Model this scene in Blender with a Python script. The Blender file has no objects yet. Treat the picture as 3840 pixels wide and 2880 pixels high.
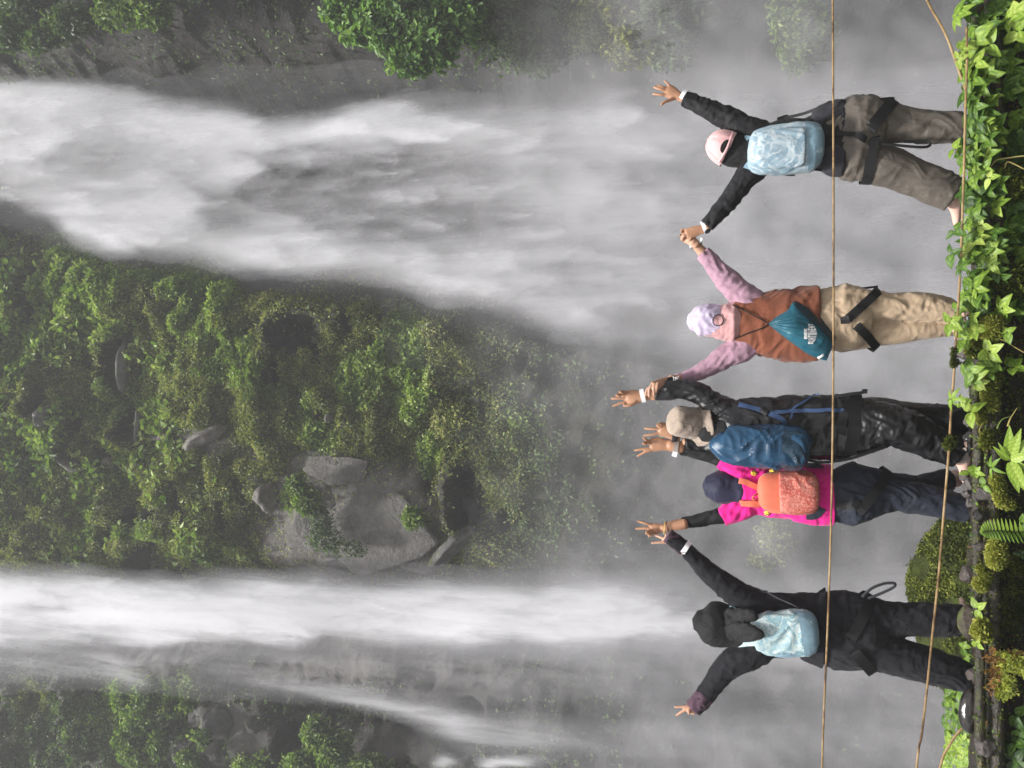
import bpy, bmesh, math, random
import numpy as np
from mathutils import Vector, Matrix, noise
from mathutils.bvhtree import BVHTree
SC = bpy.context.scene
COL = SC.collection
R = math.radians
# ---------------------------------------------------------------- camera
# The photograph was taken upright and is shown turned by 90 degrees, so the camera is rolled.
CZ = 1.22; PITCH = R(15.0); FPX = 3072.0
FWD = Vector((0, math.cos(PITCH), math.sin(PITCH)))
UPV = Vector((0, -math.sin(PITCH), math.cos(PITCH)))
XAX = Vector((1, 0, 0))
CAM = Vector((0, 0, CZ))
cd = bpy.data.cameras.new('camera'); cam = bpy.data.objects.new('camera', cd); COL.objects.link(cam)
cd.sensor_fit = 'HORIZONTAL'; cd.sensor_width = 36.0; cd.lens = 28.8; cd.clip_end = 600; cd.clip_start = .05
m = Matrix.Identity(4)
xc, yc, zc = -UPV, XAX, -FWD
for i in range(3):
    m[i][0] = xc[i]; m[i][1] = yc[i]; m[i][2] = zc[i]; m[i][3] = CAM[i]
cam.matrix_world = m
SC.camera = cam

def ray(x, y):
    """direction seen at photo pixel (3840 x 2880)"""
    return XAX * ((1440 - y) / FPX) + UPV * ((1920 - x) / FPX) + FWD
def px(x, y, D):
    """point on the vertical plane y = D seen at that pixel"""
    d = ray(x, y); return CAM + d * (D / d.y)
CROPS = {'C1': (2350, 250, 1350 / 2212), 'C2': (2250, 780, 1450 / 2212), 'C3': (2250, 1350, 1450 / 2212), 'C4': (2350, 1900, 1400 / 2212),
         'Z1': (2260, 1380, 400 / 2212), 'Z2': (2360, 1680, 400 / 2212), 'Z3': (2350, 1920, 300 / 2212), 'Z4': (2400, 250, 300 / 2212),
         'Z5': (2500, 820, 200 / 2212), 'Z6': (2480, 2580, 200 / 2212), 'T': (0, 0, 3840 / 2212), 'S': (0, 0, 1.0),
         'B': (2860, 1100, 300 / 1659), 'L1': (3440, 2400, 480 / 1659), 'L2': (3440, 1900, 500 / 1659), 'L3': (3440, 1400, 500 / 1659),
         'L4': (3440, 900, 500 / 1659), 'L5': (3440, 450, 500 / 1659), 'L6': (3440, 0, 500 / 1659)}
def at(c, x, y, D):
    a, b, s = CROPS[c]; return px(a + s * x, b + s * y, D)
def mpx(c, D):
    """metres per crop pixel near depth D (mid frame height)"""
    return CROPS[c][2] * D / FPX
# ---------------------------------------------------------------- world, sun, haze
SUN_EL, SUN_AZ = R(64), R(205)      # azimuth: where the light comes from, clockwise from +Y
w = bpy.data.worlds.new('World'); SC.world = w; w.use_nodes = True
nt = w.node_tree; nt.nodes.clear()
sky = nt.nodes.new('ShaderNodeTexSky'); sky.sky_type = 'NISHITA'; sky.sun_disc = False
sky.sun_elevation = SUN_EL; sky.sun_rotation = SUN_AZ; sky.air_density = 1.0; sky.dust_density = 4.0; sky.ozone_density = 1.0
hs = nt.nodes.new('ShaderNodeHueSaturation'); hs.inputs['Saturation'].default_value = .12     # an overcast sky is grey
bg = nt.nodes.new('ShaderNodeBackground'); bg.inputs['Strength'].default_value = .10
wo = nt.nodes.new('ShaderNodeOutputWorld')
nt.links.new(sky.outputs[0], hs.inputs['Color']); nt.links.new(hs.outputs[0], bg.inputs[0]); nt.links.new(bg.outputs[0], wo.inputs[0])
sl = bpy.data.lights.new('sun', 'SUN'); sun = bpy.data.objects.new('sun', sl); COL.objects.link(sun)
sl.energy = 4.0; sl.angle = R(10); sl.color = (1, .965, .92)
to_sun = Vector((math.sin(SUN_AZ) * math.cos(SUN_EL), math.cos(SUN_AZ) * math.cos(SUN_EL), math.sin(SUN_EL)))
sun.rotation_euler = to_sun.to_track_quat('Z', 'Y').to_euler(); sun.location = to_sun * 60
SC.view_settings.view_transform = 'Standard'; SC.view_settings.look = 'None'
SC.view_settings.exposure = 0.75; SC.view_settings.gamma = 1.0
SC.render.engine = 'CYCLES'
try:
    SC.cycles.use_denoising = True; SC.cycles.denoiser = 'OPENIMAGEDENOISE'
except Exception: pass
SC.cycles.max_bounces = 6; SC.cycles.diffuse_bounces = 3; SC.cycles.glossy_bounces = 2; SC.cycles.transmission_bounces = 2
SC.cycles.volume_bounces = 1; SC.cycles.transparent_max_bounces = 24
SC.cycles.use_adaptive_sampling = True; SC.cycles.adaptive_threshold = .02
# ---------------------------------------------------------------- numpy noise
def _h(ix, iy, iz, seed):
    n = (ix.astype(np.int64) * 374761393 + iy.astype(np.int64) * 668265263 + iz.astype(np.int64) * 2147483647 + seed * 974711) & 0xffffffff
    n = ((n ^ (n >> 13)) * 1274126177) & 0xffffffff
    n = ((n ^ (n >> 15)) * 2246822519) & 0xffffffff
    return ((n ^ (n >> 16)) & 0xffffff) / float(0xffffff)
def vnoise(x, y, seed=0):
    ix = np.floor(x); iy = np.floor(y); fx = x - ix; fy = y - iy
    fx = fx * fx * fx * (fx * (fx * 6 - 15) + 10); fy = fy * fy * fy * (fy * (fy * 6 - 15) + 10)
    z = np.zeros_like(ix)
    a = _h(ix, iy, z, seed); b = _h(ix + 1, iy, z, seed); c = _h(ix, iy + 1, z, seed); d = _h(ix + 1, iy + 1, z, seed)
    return (a + (b - a) * fx) * (1 - fy) + (c + (d - c) * fx) * fy
def fbm(x, y, seed=0, octv=4, gain=.5):
    s = 0; a = 1; t = 0; f = 1.0
    for k in range(octv):
        s = s + a * vnoise(x * f + 17.3 * k, y * f - 9.1 * k, seed + k); t += a; a *= gain; f *= 2.03
    return s / t
def worley(x, y, seed=0):
    """distance to the nearest cell point and that cell's random value"""
    ix = np.floor(x); iy = np.floor(y); best = np.full(x.shape, 9.); val = np.zeros(x.shape); sec = np.full(x.shape, 9.)
    for dx in (-1, 0, 1):
        for dy in (-1, 0, 1):
            cx = ix + dx; cy = iy + dy; z = np.zeros_like(cx)
            qx = cx + _h(cx, cy, z, seed); qy = cy + _h(cx, cy, z, seed + 7)
            d = np.hypot(qx - x, qy - y); m_ = d < best
            sec = np.where(m_, best, np.minimum(sec, d)); best = np.where(m_, d, best); val = np.where(m_, _h(cx, cy, z, seed + 13), val)
    return best, sec, val
def sstep(a, b, x):
    t = np.clip((x - a) / (b - a), 0, 1); return t * t * (3 - 2 * t)
def to_T(x, y, z):
    """world arrays to photo coordinates on the 2212-wide scale"""
    dy = y; dz = z - CZ
    f = dy * math.cos(PITCH) + dz * math.sin(PITCH); u = -dy * math.sin(PITCH) + dz * math.cos(PITCH)
    k = 2212 / 3840
    return (1920 - FPX * u / f) * k, (1440 - FPX * x / f) * k
# ---------------------------------------------------------------- mesh helpers
def mesh_np(name, V, F, attrs=None, smooth=True, mat=None, fattrs=None):
    """V (n,3); F (m,k) all the same k"""
    me = bpy.data.meshes.new(name); F = np.asarray(F, np.int32); k = F.shape[1]
    me.vertices.add(len(V)); me.vertices.foreach_set('co', np.asarray(V, np.float32).ravel())
    me.loops.add(F.size); me.loops.foreach_set('vertex_index', F.ravel())
    me.polygons.add(len(F)); me.polygons.foreach_set('loop_start', np.arange(0, F.size, k, dtype=np.int32))
    me.update(calc_edges=True)
    me.polygons.foreach_set('use_smooth', np.full(len(F), smooth, bool))
    for n_, a in (attrs or {}).items():
        a = np.asarray(a, np.float32)
        if a.ndim == 1:
            at_ = me.attributes.new(n_, 'FLOAT', 'POINT'); at_.data.foreach_set('value', a)
        else:
            at_ = me.attributes.new(n_, 'FLOAT_VECTOR', 'POINT'); at_.data.foreach_set('vector', a.ravel())
    me.validate()
    if mat: me.materials.append(mat)
    return me
def grid_faces(nu, nv):
    i = np.arange(nu - 1)[:, None]; j = np.arange(nv - 1)[None, :]
    a = i * nv + j
    return np.stack([a, a + 1, a + nv + 1, a + nv], -1).reshape(-1, 4)
def link(name, me, parent=None, mat=None):
    o = bpy.data.objects.new(name, me); COL.objects.link(o)
    if mat is not None and me is not None:
        me.materials.clear(); me.materials.append(mat)
    if parent is not None:
        o.parent = parent
        o.location = -parent.location if me is not None and not me.get('local') and parent.parent is None else (0, 0, 0)
    return o
def tag(o, label=None, cat=None, group=None, kind=None):
    if label: o['label'] = label
    if cat: o['category'] = cat
    if group: o['group'] = group
    if kind: o['kind'] = kind
    return o
def thing(name, label, cat, loc, group=None):
    o = bpy.data.objects.new(name, None); o.empty_display_size = .1; COL.objects.link(o); o.location = loc
    return tag(o, label, cat, group)
# ---------------------------------------------------------------- node helpers
class NT:
    def __init__(s, name):
        s.m = bpy.data.materials.new(name); s.m.use_nodes = True; s.t = s.m.node_tree; s.t.nodes.clear()
        s.out = s.t.nodes.new('ShaderNodeOutputMaterial')
    def n(s, typ, **kw):
        nd = s.t.nodes.new('ShaderNode' + typ)
        for k, v in kw.items():
            if k.startswith('i_'): nd.inputs[k[2:].replace('_', ' ')].default_value = v
            else: setattr(nd, k, v)
        return nd
    def l(s, a, b): s.t.links.new(a, b)
    def coord(s, kind='Object', scale=(1, 1, 1)):
        c = s.n('TexCoord'); mp = s.n('Mapping'); mp.inputs['Scale'].default_value = scale
        s.l(c.outputs[kind], mp.inputs[0]); return mp.outputs[0]
    def noise(s, vec, scale, detail=4, rough=.55, dist=0):
        nd = s.n('TexNoise'); nd.inputs['Scale'].default_value = scale; nd.inputs['Detail'].default_value = detail
        nd.inputs['Roughness'].default_value = rough; nd.inputs['Distortion'].default_value = dist
        s.l(vec, nd.inputs['Vector']); return nd.outputs['Fac']
    def ramp(s, fac, stops):
        r = s.n('ValToRGB'); e = r.color_ramp.elements
        while len(e) < len(stops): e.new(.5)
        for k, (p, c) in enumerate(stops):
            e[k].position = p; e[k].color = (*c, 1) if len(c) == 3 else c
        s.l(fac, r.inputs[0]); return r.outputs[0]
    def mix(s, fac, a, b, blend='MIX'):
        mx = s.n('Mix', data_type='RGBA', blend_type=blend)
        for sock, v in ((mx.inputs[0], fac), (mx.inputs[6], a), (mx.inputs[7], b)):
            if hasattr(v, 'links'): s.l(v, sock)
            elif isinstance(v, (int, float)): sock.default_value = v
            else: sock.default_value = (*v, 1) if len(v) == 3 else v
        return mx.outputs[2]
    def math(s, op, a, b=None):
        nd = s.n('Math', operation=op)
        for i, v in enumerate((a, b)):
            if v is None: continue
            if hasattr(v, 'links'): s.l(v, nd.inputs[i])
            else: nd.inputs[i].default_value = v
        return nd.outputs[0]
    def attr(s, name, out='Fac'):
        nd = s.n('Attribute'); nd.attribute_name = name; return nd.outputs[out]
    def bump(s, h, strength=.3, dist=.01):
        b = s.n('Bump'); b.inputs['Strength'].default_value = strength; b.inputs['Distance'].default_value = dist
        s.l(h, b.inputs['Height']); return b.outputs[0]
    def bsdf(s, color=None, rough=.8, normal=None, spec=.3, **kw):
        b = s.n('BsdfPrincipled'); b.inputs['Specular IOR Level'].default_value = spec
        for sock, v in ((b.inputs['Base Color'], color), (b.inputs['Roughness'], rough), (b.inputs['Normal'], normal)):
            if v is None: continue
            if hasattr(v, 'links'): s.l(v, sock)
            elif isinstance(v, (int, float)): sock.default_value = v
            else: sock.default_value = (*v, 1)
        for k, v in kw.items(): b.inputs[k.replace('_', ' ')].default_value = v
        s.l(b.outputs[0], s.out.inputs[0]); return b
# ================================================================ ground, cliff
def interp(xs, pts):
    p = np.array(pts, float); return np.interp(xs, p[:, 0], p[:, 1])
def blobs(TX, TY, lst, seed=3, warp=26):
    wx = TX + warp * (fbm(TX / 45, TY / 45, seed, 3) - .5) * 2; wy = TY + warp * (fbm(TX / 45, TY / 45, seed + 9, 3) - .5) * 2
    s = np.zeros_like(TX)
    for (cx, cy, rx, ry, wt) in lst:
        d = ((wx - cx) / rx) ** 2 + ((wy - cy) / ry) ** 2
        s = np.maximum(s, wt * np.exp(-(d ** 2) * .7))
    return s
CX0, CX1, CZ0, CZ1, CST = -17.0, 17.0, -7.5, 31.0, .07
cxs = np.arange(CX0, CX1, CST); czs = np.arange(CZ0, CZ1, CST)
GX, GZ = np.meshgrid(cxs, czs, indexing='ij')
TX, TY = to_T(GX, np.full_like(GX, 21.0), GZ)
# leaf cover, in three kinds
BRIGHT = [(180, 620, 75, 60, 1), (140, 560, 40, 50, .9), (400, 600, 110, 36, .8), (480, 610, 60, 70, .8), (500, 765, 55, 62, 1), (580, 815, 50, 40, .8),
          (870, 760, 50, 70, 1), (880, 850, 60, 70, .8), (700, 945, 36, 70, .8), (650, 1075, 50, 40, .9), (275, 860, 60, 60, .9), (330, 870, 45, 80, .6),
          (40, 780, 22, 70, .8), (120, 950, 50, 40, .8), (170, 1010, 40, 60, .5), (660, 900, 26, 60, .8), (780, 830, 60, 90, .6), (930, 980, 50, 60, .55),
          (1000, 1090, 26, 50, .5), (960, 1180, 22, 26, .8), (1130, 860, 60, 120, .35), (180, 1170, 60, 30, .5), (60, 1130, 50, 30, .4), (310, 1150, 60, 40, .55),
          (480, 1180, 120, 30, .4), (250, 1530, 50, 60, .5), (380, 1500, 40, 40, .6), (560, 1640, 60, 30, .4), (890, 1120, 26, 30, .9), (120, 1560, 90, 60, .3),
          (430, 690, 60, 60, .5), (230, 720, 60, 50, .5)]
YELLOW = [(220, 770, 90, 120, .8), (440, 760, 110, 110, 1), (520, 860, 140, 90, .9), (340, 720, 60, 60, .8), (560, 950, 110, 60, .9), (680, 840, 100, 90, .9), (800, 760, 90, 120, .7),
          (60, 640, 50, 80, .5), (60, 850, 60, 120, .8), (120, 1080, 120, 60, .5), (300, 1050, 120, 60, .55), (700, 1020, 80, 40, .5), (780, 960, 120, 60, .7),
          (1080, 1000, 100, 120, .45), (1000, 760, 60, 60, .6), (420, 1000, 80, 40, .5), (250, 960, 60, 40, .6), (1150, 1100, 120, 60, .35), (70, 1510, 40, 50, .5), (400, 1170, 100, 40, .4)]
GREYM = [(150, 900, 200, 300, .35), (350, 1150, 300, 120, .35), (150, 1580, 260, 110, .45), (1000, 900, 200, 260, .25), (1150, 1000, 160, 200, .3)]
BARE = [(790, 1100, 165, 105, 1), (700, 1130, 120, 80, 1), (620, 1060, 60, 40, 1), (640, 1160, 80, 60, .9), (860, 1180, 110, 50, .9), (700, 1190, 90, 50, .9), (435, 945, 55, 20, .9), (470, 965, 36, 18, .9), (700, 1000, 80, 26, .9),
        (470, 1560, 60, 36, .9), (430, 1610, 40, 26, .8), (540, 1600, 50, 40, .6), (750, 1420, 170, 50, .7), (330, 1420, 150, 40, .5), (630, 1460, 120, 40, .7), (1000, 1480, 160, 60, .6), (850, 1600, 120, 40, .5), (370, 40, 40, 26, .5), (900, 1460, 160, 60, .35), (165, 1000, 20, 22, .8), (540, 990, 60, 24, .6)]
CAV = [(303, 780, 22, 78, 1.1), (322, 925, 20, 38, 1.0), (183, 945, 18, 48, 1.1), (106, 868, 20, 34, .9), (245, 985, 16, 22, .7), (640, 720, 40, 40, .7), (590, 800, 20, 40, .5),
       (1010, 1070, 30, 60, .7), (70, 640, 26, 60, .5), (330, 1230, 40, 60, .6), (560, 610, 50, 26, .5), (640, 1590, 26, 30, .7), (590, 1640, 16, 20, .6),
       (300, 1110, 22, 26, .7), (1050, 80, 26, 60, .7), (1190, 120, 30, 90, .6), (640, 40, 90, 30, .3), (500, 600, 26, 30, .3), (250, 800, 14, 30, .5), (400, 860, 10, 30, .4), (690, 900, 14, 20, .6), (480, 1110, 16, 30, .6), (1000, 1560, 30, 60, .5)]
CAV = [(x + 8, y, rx * 1.35, ry * 1.12, min(1.1, w_ * 1.15)) for x, y, rx, ry, w_ in CAV] + [(420, 820, 12, 26, .8), (540, 720, 12, 20, .7), (610, 880, 14, 22, .8), (760, 700, 16, 30, .7), (840, 690, 12, 18, .7), (60, 760, 14, 24, .9), (140, 700, 12, 22, .8), (210, 1060, 14, 26, .8), (390, 1080, 14, 30, .8), (520, 1040, 12, 20, .8), (80, 1010, 12, 20, .8), (1130, 780, 16, 30, .6), (930, 1050, 14, 24, .7), (1100, 1120, 18, 34, .6), (430, 1190, 14, 24, .7), (150, 1190, 14, 28, .7), (700, 760, 14, 18, .7)]
def lay(TX, TY):
    m_bright = blobs(TX, TY, BRIGHT); m_yel = blobs(TX, TY, YELLOW, 5); m_grey = blobs(TX, TY, GREYM, 8); m_bare = blobs(TX, TY, BARE, 11, 16); cav = blobs(TX, TY, CAV, 4, 10)
    behind = sstep(150, 260, TY) * (1 - sstep(interp(TX, [(0, 430), (200, 530), (600, 600), (1000, 660), (1300, 720), (1600, 760), (2200, 850)]), interp(TX, [(0, 480), (200, 590), (600, 650), (1000, 720), (1300, 780), (1600, 830), (2200, 950)]), TY))
    behind2 = sstep(1190, 1250, TY) * (1 - sstep(1390, 1430, TY))
    butt = sstep(470, 640, TY) * (1 - sstep(1180, 1290, TY))
    rightw = 1 - sstep(30, 200, TY)
    rel = -1.3 * butt + 1.0 * behind + .5 * behind2 - 1.8 * rightw - .5 * sstep(1450, 1660, TY)
    rel += -.10 * (GZ - 8) * .5 * sstep(8, 26, GZ)
    n1 = fbm(GX / 3.2, GZ / 3.6, 21, 4); n2 = fbm(GX / .9, GZ / .8, 31, 4)
    wd, ws, wv = worley(GX / 1.25 + .5 * n2, GZ / .95 + .5 * n1, 41)
    wd2, ws2, wv2 = worley(GX / .5 + .6 * n2, GZ / .38, 43)
    smooth_bare = np.clip(m_bare * 1.4, 0, 1)
    rel += -1.9 * (n1 - .5) * (1 - .5 * smooth_bare) - (.5 * (n2 - .5)) * (1 - .88 * smooth_bare) - (.34 * (wv - .5) - .25 * np.minimum(ws - wd, .25)) * (1 - .75 * smooth_bare) - (.20 * (wv2 - .5)) * (1 - .8 * smooth_bare)
    rel += -.5 * smooth_bare * blobs(TX, TY, [(775, 1100, 150, 120, 1)], 11, 8)
    # the overhanging rock lips: stone stands out above each hollow
    lip = blobs(TX + 34, TY, [(a, b, c * .8, d, e) for a, b, c, d, e in CAV[:9]], 4, 10)
    rel += 1.5 * sstep(.3, .55, cav) * cav - .55 * lip
    CY = 21.0 + rel
    CY = CY + np.clip(behind * 1.5, 0, 1) * (np.maximum(CY, 20.5) - CY); CY = CY + np.clip(behind2 * 1.5, 0, 1) * (np.maximum(CY, 19.9) - CY)
    return CY, m_bright, m_yel, m_grey, m_bare, cav, behind, behind2, butt, smooth_bare
CY = lay(TX, TY)[0]
for _ in range(2):      # lay the features out again where the rock face really stands
    CS = CY.copy()
    for q in range(30): CS[1:-1, 1:-1] = (CS[1:-1, 1:-1] * 2 + CS[:-2, 1:-1] + CS[2:, 1:-1] + CS[1:-1, :-2] + CS[1:-1, 2:]) / 6
    TX, TY = to_T(GX, CS, GZ); CY, m_bright, m_yel, m_grey, m_bare, cav, behind, behind2, butt, smooth_bare = lay(TX, TY)
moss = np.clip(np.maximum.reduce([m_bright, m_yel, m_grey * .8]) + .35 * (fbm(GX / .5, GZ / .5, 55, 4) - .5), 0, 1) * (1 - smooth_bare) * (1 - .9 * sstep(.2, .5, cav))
cliff_V = np.stack([GX, CY, GZ], -1).reshape(-1, 3)

c_ = NT('cliff_rock'); v = c_.coord('Object')
rock = c_.ramp(c_.noise(v, 2.4, 12, .76), [(.28, (.012, .0115, .011)), (.5, (.032, .030, .028)), (.72, (.07, .065, .06))])
mossc = c_.ramp(c_.noise(v, 5.5, 6, .7), [(.3, (.045, .058, .016)), (.5, (.12, .145, .038)), (.7, (.22, .245, .08))])
barec = c_.ramp(c_.noise(v, 2.6, 12, .78), [(.28, (.045, .042, .040)), (.5, (.105, .098, .093)), (.8, (.17, .16, .152))])
fm = c_.math('MULTIPLY', c_.attr('moss'), c_.ramp(c_.noise(v, 9, 5, .7), [(.36, (.25,) * 3), (.56, (1.0,) * 3)]))
col = c_.mix(fm, rock, mossc); col = c_.mix(c_.attr('bare'), col, barec)
hgt = c_.math('ADD', c_.noise(v, 4, 10, .78), c_.math('MULTIPLY', c_.noise(v, 22, 6, .7), .5))
b_ = c_.n('Bump'); b_.inputs['Distance'].default_value = .3; c_.l(hgt, b_.inputs['Height']); c_.l(c_.math('SUBTRACT', 1.0, c_.math('MULTIPLY', c_.attr('bare'), .5)), b_.inputs['Strength'])
c_.bsdf(col, .5, b_.outputs[0], .4)
MAT_CLIFF = c_.m
cl = link('cliff', mesh_np('cliff', cliff_V, grid_faces(*GX.shape)[:, ::-1], {'moss': moss.ravel(), 'bare': (smooth_bare * (1 - sstep(.3, .6, cav))).ravel()}, True), None, MAT_CLIFF)
tag(cl, 'dark mossy rock cliff behind the waterfalls', 'cliff', kind='structure')

# the floor of the gorge, far below the ledge, running under everything
g_ = NT('wet_gravel'); v = g_.coord('Object')
g_.bsdf(g_.ramp(g_.noise(v, .7, 8, .7), [(.3, (.03, .03, .028)), (.7, (.11, .105, .1))]), .45, g_.bump(g_.noise(v, 2.5, 8, .7), .8, .3), .4)
n_ = 60; xs = np.linspace(-140, 140, n_)
ax, ay = np.meshgrid(xs, xs, indexing='ij'); az = -5.0 + 1.2 * fbm(ax / 9, ay / 9, 77, 4)
tag(link('ground', mesh_np('ground', np.stack([ax, ay, az], -1).reshape(-1, 3), grid_faces(n_, n_)), None, g_.m), 'dark wet gravel floor of the gorge', 'ground', kind='structure')

# ---------------------------------------------------------------- leaves
def leaf_mat(name, stops, trans=.35, rough=.5, spec=.35):
    a = NT(name); col = a.ramp(a.attr('tint'), stops)
    b = a.n('BsdfPrincipled'); a.l(col, b.inputs['Base Color']); b.inputs['Roughness'].default_value = rough; b.inputs['Specular IOR Level'].default_value = spec
    t = a.n('BsdfTranslucent'); a.l(a.mix(1.0, col, (1.0, 1.15, .5), 'MULTIPLY'), t.inputs[0])
    mx = a.n('MixShader'); mx.inputs[0].default_value = trans; a.l(b.outputs[0], mx.inputs[1]); a.l(t.outputs[0], mx.inputs[2]); a.l(mx.outputs[0], a.out.inputs[0])
    return a.m
MAT_LEAFB = leaf_mat('cliff_leaf_green', [(0, (.018, .042, .010)), (.4, (.088, .15, .030)), (.75, (.20, .29, .062)), (1, (.36, .44, .15))])
MAT_LEAFY = leaf_mat('cliff_leaf_olive', [(0, (.022, .028, .008)), (.4, (.09, .11, .024)), (.75, (.23, .25, .065)), (1, (.42, .42, .16))])
MAT_LEAFD = leaf_mat('cliff_leaf_dark', [(0, (.014, .030, .011)), (.5, (.050, .090, .032)), (1, (.14, .20, .08))])
rng = np.random.default_rng(5)
def leaf_cloud(P, N, size, tint, aspect=.55, droop=.6, up=.35, seed=1):
    """one folded leaf (four corners, two faces) at each point"""
    r = np.random.default_rng(seed); n = len(P)
    d = N * .5 + r.normal(0, .6, (n, 3)); d[:, 2] -= droop - r.random(n) * up
    d /= np.linalg.norm(d, axis=1, keepdims=True) + 1e-9
    nr = N * .9 + np.array([0, 0, .55]) + r.normal(0, .45, (n, 3))
    s = np.cross(d, nr); s /= np.linalg.norm(s, axis=1, keepdims=True) + 1e-9
    nr = np.cross(s, d)
    L = size * (.6 + .8 * r.random(n)); W = L * aspect * .5
    V = np.empty((n, 6, 3))
    V[:, 0] = P; V[:, 3] = P + d * L[:, None] - nr * (L * .18)[:, None]
    mid1 = P + d * (L * .33)[:, None]; mid2 = P + d * (L * .68)[:, None] - nr * (L * .05)[:, None]
    V[:, 1] = mid1 + s * W[:, None] + nr * (W * .25)[:, None]; V[:, 5] = mid1 - s * W[:, None] + nr * (W * .25)[:, None]
    V[:, 2] = mid2 + s * (W * .85)[:, None] + nr * (W * .2)[:, None]; V[:, 4] = mid2 - s * (W * .85)[:, None] + nr * (W * .2)[:, None]
    b = np.arange(n)[:, None] * 6
    F = np.concatenate([b + np.array([[0, 1, 2, 3]]), b + np.array([[0, 3, 4, 5]])], 0)
    return V.reshape(-1, 3), F, np.repeat(tint, 6)
gy, gz_ = np.gradient(CY, CST)
NRM = np.stack([gy, -np.ones_like(gy), gz_], -1); NRM /= np.linalg.norm(NRM, axis=-1, keepdims=True)
vis = ((TX > -120) & (TY > -300) & (TY < 1950)) * (1 - .96 * sstep(1150, 1480, TX))
def scatter(mask, count, seed):
    r = np.random.default_rng(seed); p = (np.clip(mask, 0, 1) * vis).ravel(); p = p / p.sum()
    idx = r.choice(p.size, count, p=p); P = cliff_V[idx] + r.normal(0, .04, (count, 3)); N = NRM.reshape(-1, 3)[idx]
    return P, N, idx
clump = fbm(GX / .42, GZ / .36, 91, 3); clump2 = fbm(GX / 1.3, GZ / 1.1, 95, 3)
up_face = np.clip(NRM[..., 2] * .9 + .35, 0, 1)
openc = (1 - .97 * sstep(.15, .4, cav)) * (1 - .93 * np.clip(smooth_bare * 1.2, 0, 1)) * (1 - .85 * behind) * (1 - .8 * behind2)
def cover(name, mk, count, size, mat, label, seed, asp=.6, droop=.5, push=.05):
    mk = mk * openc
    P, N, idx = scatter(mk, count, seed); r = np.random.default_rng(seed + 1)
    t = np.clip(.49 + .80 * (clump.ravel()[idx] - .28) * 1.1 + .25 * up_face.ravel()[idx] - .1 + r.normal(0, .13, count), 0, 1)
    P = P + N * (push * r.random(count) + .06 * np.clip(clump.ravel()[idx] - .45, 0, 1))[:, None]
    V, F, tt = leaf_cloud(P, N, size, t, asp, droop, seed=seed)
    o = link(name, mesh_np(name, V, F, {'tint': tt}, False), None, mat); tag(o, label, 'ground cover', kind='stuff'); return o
thr = lambda a, lo, hi: sstep(lo, hi, a)
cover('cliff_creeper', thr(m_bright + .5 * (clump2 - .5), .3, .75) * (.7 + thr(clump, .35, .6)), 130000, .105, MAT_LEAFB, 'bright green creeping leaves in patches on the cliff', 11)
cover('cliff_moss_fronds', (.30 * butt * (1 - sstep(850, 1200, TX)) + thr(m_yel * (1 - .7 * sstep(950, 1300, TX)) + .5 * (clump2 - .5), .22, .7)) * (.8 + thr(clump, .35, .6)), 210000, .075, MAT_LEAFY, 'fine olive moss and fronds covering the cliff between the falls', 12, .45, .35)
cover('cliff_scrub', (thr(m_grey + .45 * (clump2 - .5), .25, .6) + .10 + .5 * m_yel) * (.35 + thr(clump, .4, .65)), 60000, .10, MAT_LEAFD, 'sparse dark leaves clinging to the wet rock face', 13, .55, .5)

cover('cliff_broad_leaves', blobs(TX, TY, [(60, 700, 120, 200, 1), (150, 950, 160, 160, .9), (300, 900, 120, 140, .6), (250, 1130, 160, 90, .6), (100, 560, 100, 70, .7)], 6) * thr(clump2, .4, .55), 6500, .20, MAT_LEAFB, 'larger curled bright leaves high on the cliff', 14, .6, .4, .12)

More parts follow.
